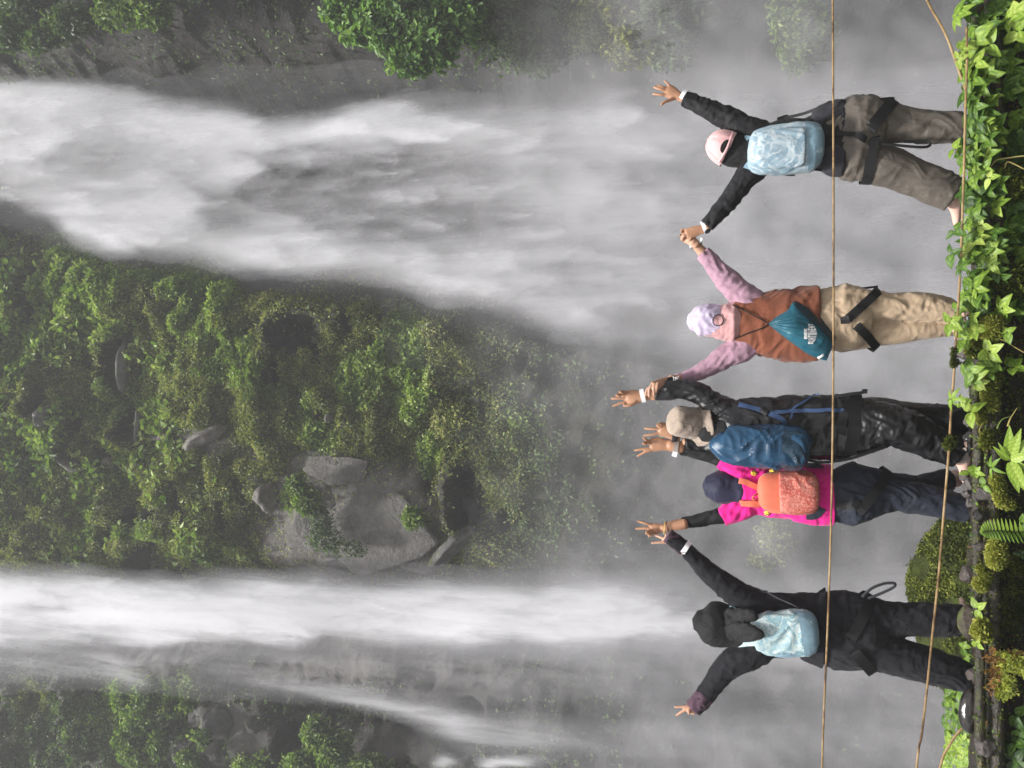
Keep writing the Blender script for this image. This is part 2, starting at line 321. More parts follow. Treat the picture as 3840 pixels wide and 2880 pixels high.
# ---------------------------------------------------------------- bushes hanging from the right-hand rock and the left foot of the cliff
def bush(name, label, blobs_, D, n, size, mat, seed, asp=.5, tint0=.1, cat='bush'):
    r = np.random.default_rng(seed); P = []; N = []; T = []
    c0 = at('T', blobs_[0][0], blobs_[0][1], D)
    wsum = sum(b[2] * b[3] for b in blobs_)
    for (bx, by, rx, ry) in blobs_:
        c = np.array(at('T', bx, by, D)); mm = mpx('T', D) * 1.12
        k = int(n * rx * ry / wsum)
        u = r.normal(0, 1, (k, 3)); u /= np.linalg.norm(u, axis=1, keepdims=True)
        rad = np.clip(.80 + r.normal(0, .13, k), .2, 1.25) * (.82 + .5 * (fbm(u[:, 0] * 2.2 + seed, u[:, 2] * 2.2 + u[:, 1], seed, 3) - .3))
        q = u * rad[:, None] * np.array([ry * mm, .75 * min(rx, ry) * mm, rx * mm])
        lump = fbm(u[:, 0] * 4 + 3 * u[:, 1] + seed, u[:, 2] * 4, seed + 5, 3)
        q += u * ((lump - .5) * .5 * min(rx, ry) * mm)[:, None]
        P.append(c + q); N.append(u)
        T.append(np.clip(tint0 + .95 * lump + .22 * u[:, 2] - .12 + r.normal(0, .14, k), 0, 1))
    P = np.concatenate(P); N = np.concatenate(N); T = np.concatenate(T)
    keep = r.random(len(P)) < np.clip(.35 + 2.4 * (fbm(P[:, 0] * 1.9, P[:, 2] * 1.9 + P[:, 1], seed + 2, 3) - .30), .05, 1)
    P, N, T = P[keep], N[keep], T[keep]
    root = thing(name, label, cat, c0)
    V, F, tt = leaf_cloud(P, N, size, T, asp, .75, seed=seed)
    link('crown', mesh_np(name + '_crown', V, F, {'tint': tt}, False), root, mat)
    # stems running from the rock into the crown
    bm_ = bmesh.new()
    for k in range(9):
        e = Vector(P[r.integers(len(P))]); s = Vector((e.x * .5 + c0[0] * .5 + r.normal(0, .2), D + 1.4, c0[2] + r.normal(0, .4)))
        prev = None
        for q in range(6):
            t = q / 5; p = s.lerp(e, t) + Vector((0, 0, .25 * math.sin(t * 3.14))); rd = .035 * (1 - .8 * t)
            ring = [bm_.verts.new(p + Vector((math.cos(a) * rd, 0, math.sin(a) * rd))) for a in (0, 2.09, 4.19)]
            if prev:
                for i in range(3): bm_.faces.new((prev[i], prev[(i + 1) % 3], ring[(i + 1) % 3], ring[i]))
            prev = ring
    me = bpy.data.meshes.new('stem'); bm_.to_mesh(me); bm_.free()
    link('stem', me, root, MAT_BARK); return root
b_ = NT('bark'); v = b_.coord(); b_.bsdf(b_.ramp(b_.noise(v, 12, 5), [(.3, (.03, .024, .018)), (.7, (.08, .065, .05))]), .85, b_.bump(b_.noise(v, 40), .5, .01)); MAT_BARK = b_.m
MAT_TREE = leaf_mat('tree_leaf', [(0, (.014, .036, .010)), (.4, (.06, .13, .028)), (.75, (.15, .27, .06)), (1, (.28, .40, .13))])
bush('hanging_tree', 'large bright green leafy tree hanging out from the rock beside the big waterfall', [(850, 40, 90, 70), (935, 85, 56, 55), (885, 120, 50, 44), (790, 55, 60, 40), (985, 60, 50, 30), (900, -5, 130, 50), (740, 20, 50, 40), (1000, 30, 36, 24)], 16.6, 17000, .165, MAT_TREE, 31, cat='tree')
bush('shrub', 'dark grey-green shrub on the rock high above the big waterfall, in the photo corner', [(60, 20, 90, 60), (150, 50, 70, 46), (20, 70, 60, 46), (90, 85, 60, 30)], 16.8, 6500, .125, MAT_LEAFD, 32, tint0=.16)
bush('shrub', 'rounded pale green shrub on the high rock, nearest the corner shrub', [(290, 5, 90, 50), (330, 30, 46, 34), (235, 20, 50, 40)], 16.8, 5600, .125, MAT_LEAFB, 33, tint0=.06)
bush('shrub', 'dark green shrub hanging beside the bright tree over the mist', [(1100, 55, 90, 76), (1160, 105, 70, 56), (1060, 20, 70, 60), (1200, 40, 50, 60)], 17.95, 9500, .12, MAT_LEAFD, 34)
bush('shrub', 'yellow-green shrub on the rock between the two dark green shrubs', [(1310, 25, 90, 50), (1360, 90, 60, 50), (1260, 60, 50, 46)], 17.9, 8000, .12, MAT_LEAFY, 35)
bush('shrub', 'lower dark green shrub overhanging the mist above the raised open hand', [(1430, 40, 60, 66), (1450, 105, 46, 44), (1500, 20, 46, 36)], 17.95, 5500, .12, MAT_LEAFD, 36)
bush('shrub', 'misty green shrub column behind the upper steel cable', [(1715, 40, 46, 60), (1725, 100, 40, 50), (1770, 60, 30, 60)], 18.0, 5500, .11, MAT_LEAFB, 37, tint0=-.05)
bush('shrub', 'green leafy shrub high on the left rock beside the small stream', [(265, 1500, 30, 50), (310, 1510, 40, 50), (300, 1560, 50, 30)], 19.8, 3600, .12, MAT_LEAFB, 38)
bush('shrub', 'green shrub at the photo edge above the grey boulder', [(290, 1625, 44, 36), (340, 1610, 26, 30), (270, 1600, 40, 26)], 19.7, 3000, .12, MAT_LEAFB, 39)
bush('shrub', 'large green shrub at the foot of the left rock below the small stream', [(680, 1590, 30, 50), (720, 1620, 50, 44), (660, 1650, 60, 30), (790, 1650, 60, 22)], 19.6, 5200, .12, MAT_LEAFB, 40)
bush('shrub', 'small green tuft growing beside the grey boulder on the left rock', [(430, 1600, 22, 26), (405, 1640, 30, 20)], 19.6, 1500, .11, MAT_LEAFB, 41)
bush('shrub', 'faint mossy shrub in the mist between the pink shirt and the left waterfall', [(1680, 1165, 36, 44), (1650, 1200, 30, 30)], 19.0, 2600, .09, MAT_LEAFY, 42)

bush('shrub', 'green leafy tuft growing at the upper edge of the largest grey slab', [(660, 1080, 30, 34), (640, 1050, 24, 26)], 18.7, 2200, .10, MAT_LEAFB, 43)
bush('shrub', 'thin dark green creeper spreading over the middle of the largest grey slab', [(700, 1160, 40, 36), (750, 1185, 50, 22), (690, 1120, 26, 30)], 18.9, 1500, .09, MAT_LEAFD, 44, tint0=.1)
bush('shrub', 'small green tuft at the right edge of the largest grey slab', [(890, 1120, 22, 24)], 18.7, 800, .10, MAT_LEAFB, 45)
# ---------------------------------------------------------------- rocks standing out of the cliff
def rock_mesh(c, sx, sy, sz, seed, sub=4, rough=.22, flat=.6, rot=0.0):
    bm_ = bmesh.new(); bmesh.ops.create_icosphere(bm_, subdivisions=sub, radius=1)
    rr = random.Random(seed); planes = []
    for k in range(9):
        n = Vector((rr.gauss(0, 1), rr.gauss(0, 1), rr.gauss(0, 1))).normalized(); planes.append((n, flat + rr.random() * .3))
    M = Matrix.Rotation(rot, 4, 'Y')
    for vv in bm_.verts:
        p = vv.co.copy()
        for n, d in planes:
            e = p.dot(n) - d
            if e > 0: p -= n * e * .9
        q = p * 2 + Vector((seed * 3.1, 0, 0))
        p *= 1 + rough * (noise.fractal(q, .9, 2.1, 4) * .6)
        p = M @ Vector((p.x * sx, p.y * sy, p.z * sz)); vv.co = Vector(c) + p
    me = bpy.data.meshes.new('rock'); bm_.to_mesh(me); bm_.free()
    for p in me.polygons: p.use_smooth = True
    return me
def rock_mat(name, a, b, c, rough=.6, sc=5, spec=.4, mossy=0, bmp=.7):
    r_ = NT(name); v = r_.coord()
    col = r_.ramp(r_.noise(v, sc, 8, .7), [(.3, a), (.52, b), (.75, c)])
    if mossy:
        g = r_.n('NewGeometry'); sp = r_.n('SeparateXYZ'); r_.l(g.outputs['Normal'], sp.inputs[0])
        f = r_.math('MULTIPLY', r_.ramp(sp.outputs[2], [(.4, (0,) * 3), (.75, (1,) * 3)]), r_.ramp(r_.noise(v, sc * 1.5, 5), [(.4, (0,) * 3), (.55, (mossy,) * 3)]))
        col = r_.mix(f, col, r_.ramp(r_.noise(v, sc * 5, 4), [(.3, (.04, .06, .012)), (.7, (.13, .16, .04))]))
    r_.bsdf(col, rough, r_.bump(r_.math('ADD', r_.noise(v, sc * 3, 8, .7), r_.math('MULTIPLY', r_.noise(v, sc * 14, 3), .3)), bmp, .25 / sc), spec); return r_.m
MAT_PALE = rock_mat('pale_rock', (.06, .055, .052), (.125, .115, .108), (.21, .195, .185), .6, 3, .35, 1)
MAT_SLAB = rock_mat('wet_slab', (.030, .028, .027), (.085, .078, .073), (.15, .140, .132), .36, 2.6, .5, .8, .9)
MAT_GREYR = rock_mat('grey_rock', (.035, .034, .033), (.085, .082, .08), (.16, .152, .146), .55, 3, .4, 1)
for (tx, ty, rx, ry, rot, mt, lab) in [
        (268, 790, 13, 66, .05, MAT_GREYR, 'long grey rock lip over the largest dark hollow of the cliff'),
        (92, 900, 16, 30, .4, MAT_GREYR, 'mossy grey rock over the small hollow nearest the top of the cliff'),
        (160, 945, 16, 44, -.1, MAT_PALE, 'squared grey rock over the second dark hollow'),
        (300, 920, 10, 40, .1, MAT_GREYR, 'thin grey rock lip beside the long one'),
        (440, 945, 58, 19, -.45, MAT_PALE, 'long pale split slab slanting across the moss'),
        (575, 1075, 30, 34, .2, MAT_PALE, 'pale flat stone at the upper edge of the bare rock'),
        (975, 1180, 62, 20, -.75, MAT_GREYR, 'sharp dark ridge rock at the lower edge of the bare rock'),
        (712, 903, 10, 12, 0, MAT_PALE, 'small pale stone among green leaves in mid cliff'),
        (470, 1560, 48, 34, .2, MAT_GREYR, 'big grey boulder on the left rock below the small stream'),
        (400, 1628, 34, 18, -.5, MAT_GREYR, 'slanting grey boulder at the photo edge'),
        (548, 1566, 24, 18, .3, MAT_GREYR, 'small angular grey boulder beside the big one'),
        (800, 1120, 190, 112, -.20, MAT_SLAB, 'largest pale grey rock slab, above the narrow waterfall'),
        (655, 1150, 95, 80, .35, MAT_SLAB, 'angular grey slab at the upper end of the largest slab'),
        (730, 1020, 90, 40, -.1, MAT_SLAB, 'rounded grey rock bulging over the largest slab'),
        (905, 1200, 100, 44, -.35, MAT_SLAB, 'smooth grey slab at the lower end of the largest slab'),
        (240, 1000, 16, 18, 0, MAT_PALE, 'small pale stone below the squared grey rock')]:
    c = at('T', tx, ty, 19.6); k = mpx('T', 19.6) * 1.1
    # sit it on the cliff surface
    ix = int((c.x - CX0) / CST); iz = int((c.z - CZ0) / CST); yy = CY[min(max(ix, 0), GX.shape[0] - 1), min(max(iz, 0), GX.shape[1] - 1)] - (.02 if mt is MAT_SLAB else .12)
    c = at('T', tx, ty, yy)
    big_ = mt is MAT_SLAB; me = rock_mesh((0, 0, 0), ry * k, (min(.34, min(rx, ry) * k * .35) if big_ else min(rx, ry) * k * .9 + .15), rx * k, int(tx), 5 if big_ else 4, .14 if big_ else .25, .42 if big_ else .55, rot); me['local'] = 1
    o = link('cliff_rock', me, None, mt); o.location = c; tag(o, lab, 'rock')
# ================================================================ falling water
def drape(x, z, sx, L, seed, A=1.5):
    """billows: bright lower front, fading tail above (z measured downwards)"""
    wv_ = A * (fbm(x / sx, z / (sx * 3.2), seed, 3, .45) - .5) * 2.4 + .35 * (fbm(x / (sx * .22), z / (sx * .5), seed + 5, 3) - .5)
    ph = z / L + wv_; f = ph - np.floor(ph); idn = np.floor(ph)
    amp = np.clip(1.9 * (fbm(x / (sx * 1.1), z / (sx * 3) + .37 * idn, seed + 8, 2) - .25), 0, 1.2)
    front = (f ** 2.0) * (1 - sstep(.84, 1.0, f)); return front * amp
PLUMES = [(345, 212, 300, 26, .9), (400, 255, 220, 20, .6), (565, 262, 330, 30, 1.3), (545, 285, 160, 18, .8), (585, 300, 150, 14, .7), (585, 372, 240, 34, .9), (460, 440, 300, 40, .7), (300, 540, 300, 40, .8),
          (440, 470, 160, 40, .5), (815, 272, 260, 16, 1.1), (970, 290, 320, 18, 1.0), (690, 245, 260, 26, .6), (900, 240, 220, 16, .6), (1060, 262, 240, 16, 1.0), (1130, 272, 200, 14, .7), (1375, 198, 180, 16, 1.0),
          (1400, 250, 260, 40, .9), (1440, 320, 300, 36, .5), (1180, 300, 220, 20, .5), (1255, 545, 220, 20, .7), (1140, 560, 200, 24, .7), (950, 560, 260, 40, .45), (1210, 600, 260, 30, .5), (1100, 620, 240, 30, .5),
          (1500, 300, 260, 40, .35), (1650, 240, 200, 30, .45), (1450, 590, 200, 40, .4), (1330, 690, 260, 26, .6), (1560, 770, 260, 30, .45), (760, 560, 260, 46, .5), (620, 560, 220, 36, .6), (170, 300, 200, 40, .6), (230, 200, 240, 20, .7), (860, 320, 200, 24, .4), (1330, 420, 240, 50, .35), (1600, 450, 300, 60, .3)]
PLUMES_T = [(150, 1290, 260, 22, .7), (310, 1330, 240, 20, .9), (420, 1300, 220, 24, .6), (520, 1350, 200, 18, .8), (560, 1290, 260, 22, .6), (690, 1370, 200, 16, 1.0), (760, 1310, 240, 26, .8), (880, 1340, 220, 22, .8), (960, 1290, 260, 20, .7), (1040, 1370, 220, 18, .9), (1150, 1310, 260, 24, .9), (1230, 1380, 220, 20, .9), (1330, 1300, 240, 20, .8), (1420, 1350, 240, 30, .8), (1480, 1310, 200, 20, .6)]
def micro(n, seed, x0, x1, ya, yb, l0, l1, w0, w1, s0, s1):
    r = random.Random(seed); out = []
    for _ in range(n):
        tx = r.uniform(x0, x1); t = r.random(); out.append((tx, ya(tx) + (yb(tx) - ya(tx)) * t, r.uniform(l0, l1), r.uniform(w0, w1), r.uniform(s0, s1)))
    return out
PL_M = micro(150, 3, -60, 1500, lambda x: float(np.interp(x, [0, 480, 660, 1000, 1500], [185, 240, 262, 230, 215])), lambda x: float(np.interp(x, [0, 200, 600, 1000, 1500], [420, 545, 595, 650, 720])), 45, 130, 5, 14, .25, .8)
PL_TM = micro(90, 4, -60, 1560, lambda x: 1248, lambda x: 1392, 50, 150, 4, 10, .3, .8)
def plumes(TX, TY, lst, X, zz, seed):
    wx = 80 * (fbm(X / .8, zz / 2.2, seed + 60, 4, .5) - .5) + 16 * (fbm(X / .16, zz / .5, seed + 64, 3) - .5); wy = 60 * (fbm(X / 1.1, zz / 2.2, seed + 61, 4) - .5) + 9 * (fbm(X / .16, zz / .4, seed + 66, 3) - .5); s = np.zeros_like(TX); tex2 = fbm(X / .3, zz / 1.1, seed + 69, 4)
    for k, (tx, ty, ln, wd_, st) in enumerate(lst):
        if abs(ty - TY.mean()) > 2000: continue
        u = tx - TX + wx; v = TY + wy - ty + (.06 - .02 * (k % 5)) * u; ww = wd_ * (.75 + .6 * np.clip(u, 0, None) / ln)
        u2 = u - 55 * np.abs(v / wd_) ** 1.25 * (ln / 260)
        s = s + st * sstep(-12 if ln > 140 else -5, 28 if ln > 140 else 9, u2 + 14 * (tex2 - .5)) * np.exp(-np.clip(u2, 0, None) / ln * 1.5) * np.exp(-np.abs(v / ww) ** 1.7) * (.55 + .9 * tex2)
    return s
def fall_density(X, Z, seed, kind):
    TX, TY = to_T(X, np.full_like(X, 20.0), Z); zz = -Z
    wob = 46 * (fbm(X / .9, zz / 2.2, seed + 3, 4) - .5)
    fine = fbm(X / .09, zz / .8, seed + 40, 3); mid2 = fbm(X / .2, zz / 2.6, seed + 45, 4); mid = fbm(X / .55, zz / 3.4, seed + 50, 4, .45)
    d1 = drape(X, zz, 2.3, 4.2, seed); d2 = drape(X + 3, zz, 1.3, 2.4, seed + 11); d3 = drape(X + 9, zz, .6, 1.2, seed + 23)
    if kind == 'big':
        up = interp(TX, [(-200, 160), (0, 172), (200, 178), (330, 200), (480, 232), (560, 262), (660, 268), (760, 225), (880, 205), (1000, 215), (1100, 240), (1200, 225), (1330, 195), (1420, 205), (1560, 215), (1700, 195), (2212, 190)])
        lo = interp(TX, [(-200, 410), (0, 425), (100, 470), (170, 535), (240, 560), (420, 560), (500, 590), (600, 606), (760, 605), (860, 620), (950, 662), (1020, 655), (1120, 690), (1200, 735), (1290, 725), (1370, 705), (1480, 745), (1600, 800), (1750, 815), (2212, 860)])
        su = interp(TX, [(0, 16), (300, 30), (600, 40), (1000, 50), (1500, 70), (2200, 110)]); so = interp(TX, [(0, 40), (300, 46), (700, 60), (1000, 60), (1500, 80), (2200, 120)])
        env = sstep(up - su, up + su, TY + wob) * (1 - sstep(lo - so, lo + so * .6, TY + wob))
        core = interp(TX, [(-200, 1), (0, 1.0), (450, .92), (700, .80), (1000, .70), (1300, .66), (1500, .60), (1700, .52), (2212, .48)])
        tex = interp(TX, [(0, .50), (300, .55), (800, .60), (1200, .55), (1600, .36), (2200, .22)])
        flow = .75 * d1 + .42 * d2 + .10 * d3 + .55 * (mid - .4) + .10 * (fine - .5)
        # streaks that gather on the right edge
        rib = np.exp(-((TY - interp(TX, [(0, 230), (300, 250), (480, 300), (700, 275), (1000, 255), (1300, 245), (1500, 300)]) - wob) / interp(TX, [(0, 60), (500, 30), (900, 22), (1300, 40), (1500, 60)])) ** 2)
        rib *= interp(TX, [(0, .2), (500, .3), (800, .34), (1300, .28), (1500, .12), (1700, 0)])
        left = np.exp(-((TY - interp(TX, [(0, 370), (150, 430), (300, 490), (600, 540), (800, 580), (1000, 630), (1300, 690), (1500, 700)]) - wob) / 60) ** 2) * interp(TX, [(0, .3), (500, .26), (900, .16), (1500, .16)])
        dark = np.exp(-((TX - 110) / 90) ** 2 - ((TY - 285) / 38) ** 2) * .3 + np.exp(-((TX - 760) / 130) ** 2 - ((TY - 400) / 90) ** 2) * .3 + np.exp(-((TX - 600) / 60) ** 2 - ((TY - 370) / 40) ** 2) * .18 + np.exp(-((TX - 480) / 50) ** 2 - ((TY - 330) / 26) ** 2) * .14
        tau = env * core * (.26 * (1 - tex) + 1.25 * plumes(TX, TY, PLUMES, X, zz, seed) + .8 * plumes(TX, TY, PL_M, X, zz, seed + 2) + .55 * (mid2 - .42) + 1.7 * tex * np.maximum(flow - .06, 0) ** 1.25 + 1.1 * rib + .9 * left - .5 * dark)
        mist = .20 * sstep(60, 190, TY + 1.4 * wob) * (1 - sstep(lo, lo + 150, TY + wob)) * interp(TX, [(0, .45), (300, .7), (700, .6), (1000, .7), (1500, 1.4), (2200, 1.7)])
        tau = 1.5 * np.maximum(tau, 0) ** 1.55 * interp(TX, [(-200, .54), (250, .50), (480, .66), (640, 1), (2212, 1)]) + mist * (.45 + 1.1 * mid)
        tau *= 1 - .0 * TX
    elif kind == 'tall':
        up = interp(TX, [(-200, 1225), (0, 1232), (300, 1242), (600, 1248), (800, 1262), (1000, 1264), (1150, 1280), (1300, 1262), (1420, 1280), (1500, 1300), (1800, 1270), (2212, 1260)])
        lo = interp(TX, [(-200, 1400), (0, 1400), (330, 1398), (430, 1382), (560, 1388), (640, 1402), (700, 1372), (850, 1390), (1000, 1400), (1110, 1385), (1250, 1412), (1400, 1398), (1500, 1400), (1700, 1430), (2212, 1480)])
        su = interp(TX, [(0, 24), (700, 30), (1200, 40), (2200, 80)]); so = interp(TX, [(0, 22), (700, 22), (1200, 36), (2200, 80)])
        env = sstep(up - su, up + su, TY + wob * .5) * (1 - sstep(lo - so, lo + so * .7, TY + wob * .5))
        core = interp(TX, [(-200, .95), (0, .95), (500, 1), (1000, 1), (1400, 1), (1600, .6), (2212, .3)])
        tau = env * core * (.26 + .75 * plumes(TX, TY, PLUMES_T, X, zz, seed) + .7 * plumes(TX, TY, PL_TM, X, zz, seed + 2) + .9 * (mid2 - .42) + .2 * d2 + .2 * d1 + .6 * (mid - .40) + .25 * (fine - .5)) * 2.1 * (.45 + .75 * np.exp(-((TY - .5 * (up + lo)) / (.36 * (lo - up))) ** 2))
        mist = .16 * sstep(1190, 1260, TY + wob) * (1 - sstep(1400, 1470, TY + wob))
        tau = .95 * np.maximum(tau, 0) ** 1.35 + mist * (.4 + 1.2 * mid)
    else:
        def line(pts, wd_, st):
            p = np.array(pts, float); c = np.interp(TX, p[:, 0], p[:, 1]); ww = np.interp(TX, p[:, 0], wd_); a = np.interp(TX, p[:, 0], st)
            return a * np.exp(-np.abs((TY - c + wob * .25) / ww) ** 2.2)
        tau = line([(430, 1440), (520, 1450), (640, 1470), (760, 1498), (880, 1530), (985, 1560), (1060, 1580), (1250, 1586)], [10, 14, 17, 19, 24, 32, 36, 40], [0, .16, .30, .42, .58, .75, .3, 0])
        tau += line([(-200, 1430), (0, 1432), (150, 1438), (240, 1446), (270, 1458), (330, 1466)], [60, 50, 40, 34, 26, 26], [.22, .22, .25, .4, .4, 0])
        tau += line([(940, 1572), (1100, 1585), (1500, 1590), (2000, 1590), (2212, 1590)], [30, 30, 34, 60, 80], [0, .2, .16, .14, .14])
        tau += .16 * np.exp(-((TY - 1440) / 60) ** 2) * interp(TX, [(200, .3), (500, 1), (900, 1.2), (1300, .8), (1800, .6)])
        tau += np.exp(-((TX - 962) / 20) ** 2 - ((TY - 1645) / 12) ** 2) * 1.0 * (.4 + fine) + np.exp(-((TX - 1110) / 45) ** 2 - ((TY - 1640) / 9) ** 2) * 1.3 * (.2 + 1.4 * fine) + np.exp(-((TX - 1060) / 20) ** 2 - ((TY - 1650) / 6) ** 2) * 1.1
        tau *= .7 + .2 * d3 + .9 * (mid - .4) + 1.3 * (mid2 - .42) + .5 * (fine - .4)
    return np.clip(tau, 0, None), TX, TY
def water_mat(name, alb=(.82, .82, .86)):
    a = NT(name); d = a.n('BsdfDiffuse'); d.inputs[0].default_value = (*alb, 1); t = a.n('BsdfTranslucent'); t.inputs[0].default_value = (*alb, 1)
    m1 = a.n('MixShader'); m1.inputs[0].default_value = .38; a.l(d.outputs[0], m1.inputs[1]); a.l(t.outputs[0], m1.inputs[2])
    v1 = a.coord('Object', (9, 1, .8)); n1 = a.noise(v1, 1.6, 4, .55, .2)
    v2 = a.coord('Object', (40, 1, 5)); n2 = a.noise(v2, 1.2, 4, .65)
    k = a.math('ADD', a.math('MULTIPLY', n1, .45), a.math('MULTIPLY', n2, .85)); k = a.math('ADD', k, .36)
    tau = a.math('MULTIPLY', a.attr('tau'), k)
    al = a.math('SUBTRACT', 1.0, a.math('EXPONENT', a.math('MULTIPLY', tau, -1.0)))
    tr = a.n('BsdfTransparent'); m2 = a.n('MixShader'); a.l(al, m2.inputs[0]); a.l(tr.outputs[0], m2.inputs[1]); a.l(m1.outputs[0], m2.inputs[2])
    a.l(m2.outputs[0], a.out.inputs[0]); return a.m
MAT_WATER = water_mat('falling_water')
def fall(name, kind, label, tyr, txr, Ds, seeds, wts, st=.05, cut=.05):
    Vs = []; Fs = []; ta = []; off = 0
    for D, sd, wt in zip(Ds, seeds, wts):
        za = at('T', txr[1], 800, 20).z; zb = at('T', txr[0], 800, 20).z
        # widest x range over the height
        xa = min(at('T', t, tyr[1], 20).x for t in txr); xb = max(at('T', t, tyr[0], 20).x for t in txr)
        gx, gz = np.meshgrid(np.arange(xa, xb, st), np.arange(za, zb, st), indexing='ij')
        tau, tx, ty = fall_density(gx, gz, sd, kind)
        tau = tau * wt
        k = D / 20.0
        yy = D - .7 * (fbm(gx / 3.0, -gz / 7.0, sd + 70, 2) - .5) - .02 * np.clip(tau, 0, 1.5) + .25 * (gx - gx.mean()) ** 2 / 40
        F = grid_faces(*gx.shape); tv = tau.ravel()
        keep = (tv[F].max(1) > cut); F = F[keep]
        used = np.unique(F); mp = np.full(tv.size, -1); mp[used] = np.arange(len(used))
        V = np.stack([gx * k, yy, (gz - CZ) * k + CZ], -1).reshape(-1, 3)[used]
        Vs.append(V); Fs.append(mp[F] + off); ta.append(tv[used]); off += len(used)
    me = mesh_np(name, np.concatenate(Vs), np.concatenate(Fs)[:, ::-1], {'tau': np.concatenate(ta)}, True)
    o = link(name, me, None, MAT_WATER); tag(o, label, 'waterfall', kind='structure'); return o
fall('waterfall', 'big', 'broad white waterfall billowing down the gorge behind the people', (20, 1060), (-120, 2230), (18.7, 19.4, 20.0), (101, 202, 303), (.26, .24, .80))
fall('waterfall', 'tall', 'narrow tall white waterfall behind the person in the black headscarf', (1120, 1580), (-120, 2230), (18.6, 19.3), (404, 505), (.62, .62))
fall('waterfall', 'thin', 'thin side stream spraying over the left rock', (1380, 1680), (-120, 2230), (19.2,), (606,), (1.1,))
# drifting spray at the foot of the falls
def spray(D, seed, wt):
    gx, gz = np.meshgrid(np.arange(-13, 13, .12), np.arange(-6, 15, .12), indexing='ij')
    tx, ty = to_T(gx, np.full_like(gx, D), gz)
    n = fbm(gx / 2.0, gz / 3.4, seed, 5)
    t = wt * sstep(820, 1600, tx + 420 * (n - .5)) * (.8 + .4 * n) * interp(ty, [(0, .75), (200, .95), (500, 1.1), (900, 1.0), (1100, .85), (1400, .9), (1659, .85)])
    yy = D - 1.2 * (n - .5)
    F = grid_faces(*gx.shape); tv = t.ravel(); F = F[tv[F].max(1) > .02]
    used = np.unique(F); mp = np.full(tv.size, -1); mp[used] = np.arange(len(used))
    return np.stack([gx, yy, gz], -1).reshape(-1, 3)[used], mp[F], tv[used]
A, Bf, Ct = spray(17.4, 711, .30); A2, B2, C2_ = spray(14.0, 722, .15)
s_ = NT('spray'); d = s_.n('BsdfDiffuse'); d.inputs[0].default_value = (.80, .80, .835, 1); t = s_.n('BsdfTranslucent'); t.inputs[0].default_value = (.80, .80, .835, 1)
m1 = s_.n('MixShader'); m1.inputs[0].default_value = .45; s_.l(d.outputs[0], m1.inputs[1]); s_.l(t.outputs[0], m1.inputs[2])
al = s_.math('SUBTRACT', 1.0, s_.math('EXPONENT', s_.math('MULTIPLY', s_.attr('tau'), -1.0)))
tr = s_.n('BsdfTransparent'); m2 = s_.n('MixShader'); s_.l(al, m2.inputs[0]); s_.l(tr.outputs[0], m2.inputs[1]); s_.l(m1.outputs[0], m2.inputs[2]); s_.l(m2.outputs[0], s_.out.inputs[0])
tag(link('spray_mist', mesh_np('spray_mist', np.concatenate([A, A2]), np.concatenate([Bf, B2 + len(A)])[:, ::-1], {'tau': np.concatenate([Ct, C2_])}, True), None, s_.m), 'grey spray drifting at the foot of the waterfalls', 'mist', kind='stuff')
# the air of the gorge
h_ = NT('haze_air'); pv = h_.n('VolumePrincipled'); pv.inputs['Color'].default_value = (.93, .94, .96, 1); pv.inputs['Density'].default_value = .003; pv.inputs['Anisotropy'].default_value = .2
h_.l(pv.outputs[0], h_.out.inputs['Volume'])
bm_ = bmesh.new(); bmesh.ops.create_cube(bm_, size=1)
for vv in bm_.verts: vv.co = Vector((vv.co.x * 300, vv.co.y * 300, (vv.co.z + .5) * 42 - 6.5))
me = bpy.data.meshes.new('haze'); bm_.to_mesh(me); bm_.free()
tag(link('haze', me, None, h_.m), 'thin mist filling the gorge', 'haze', kind='stuff')
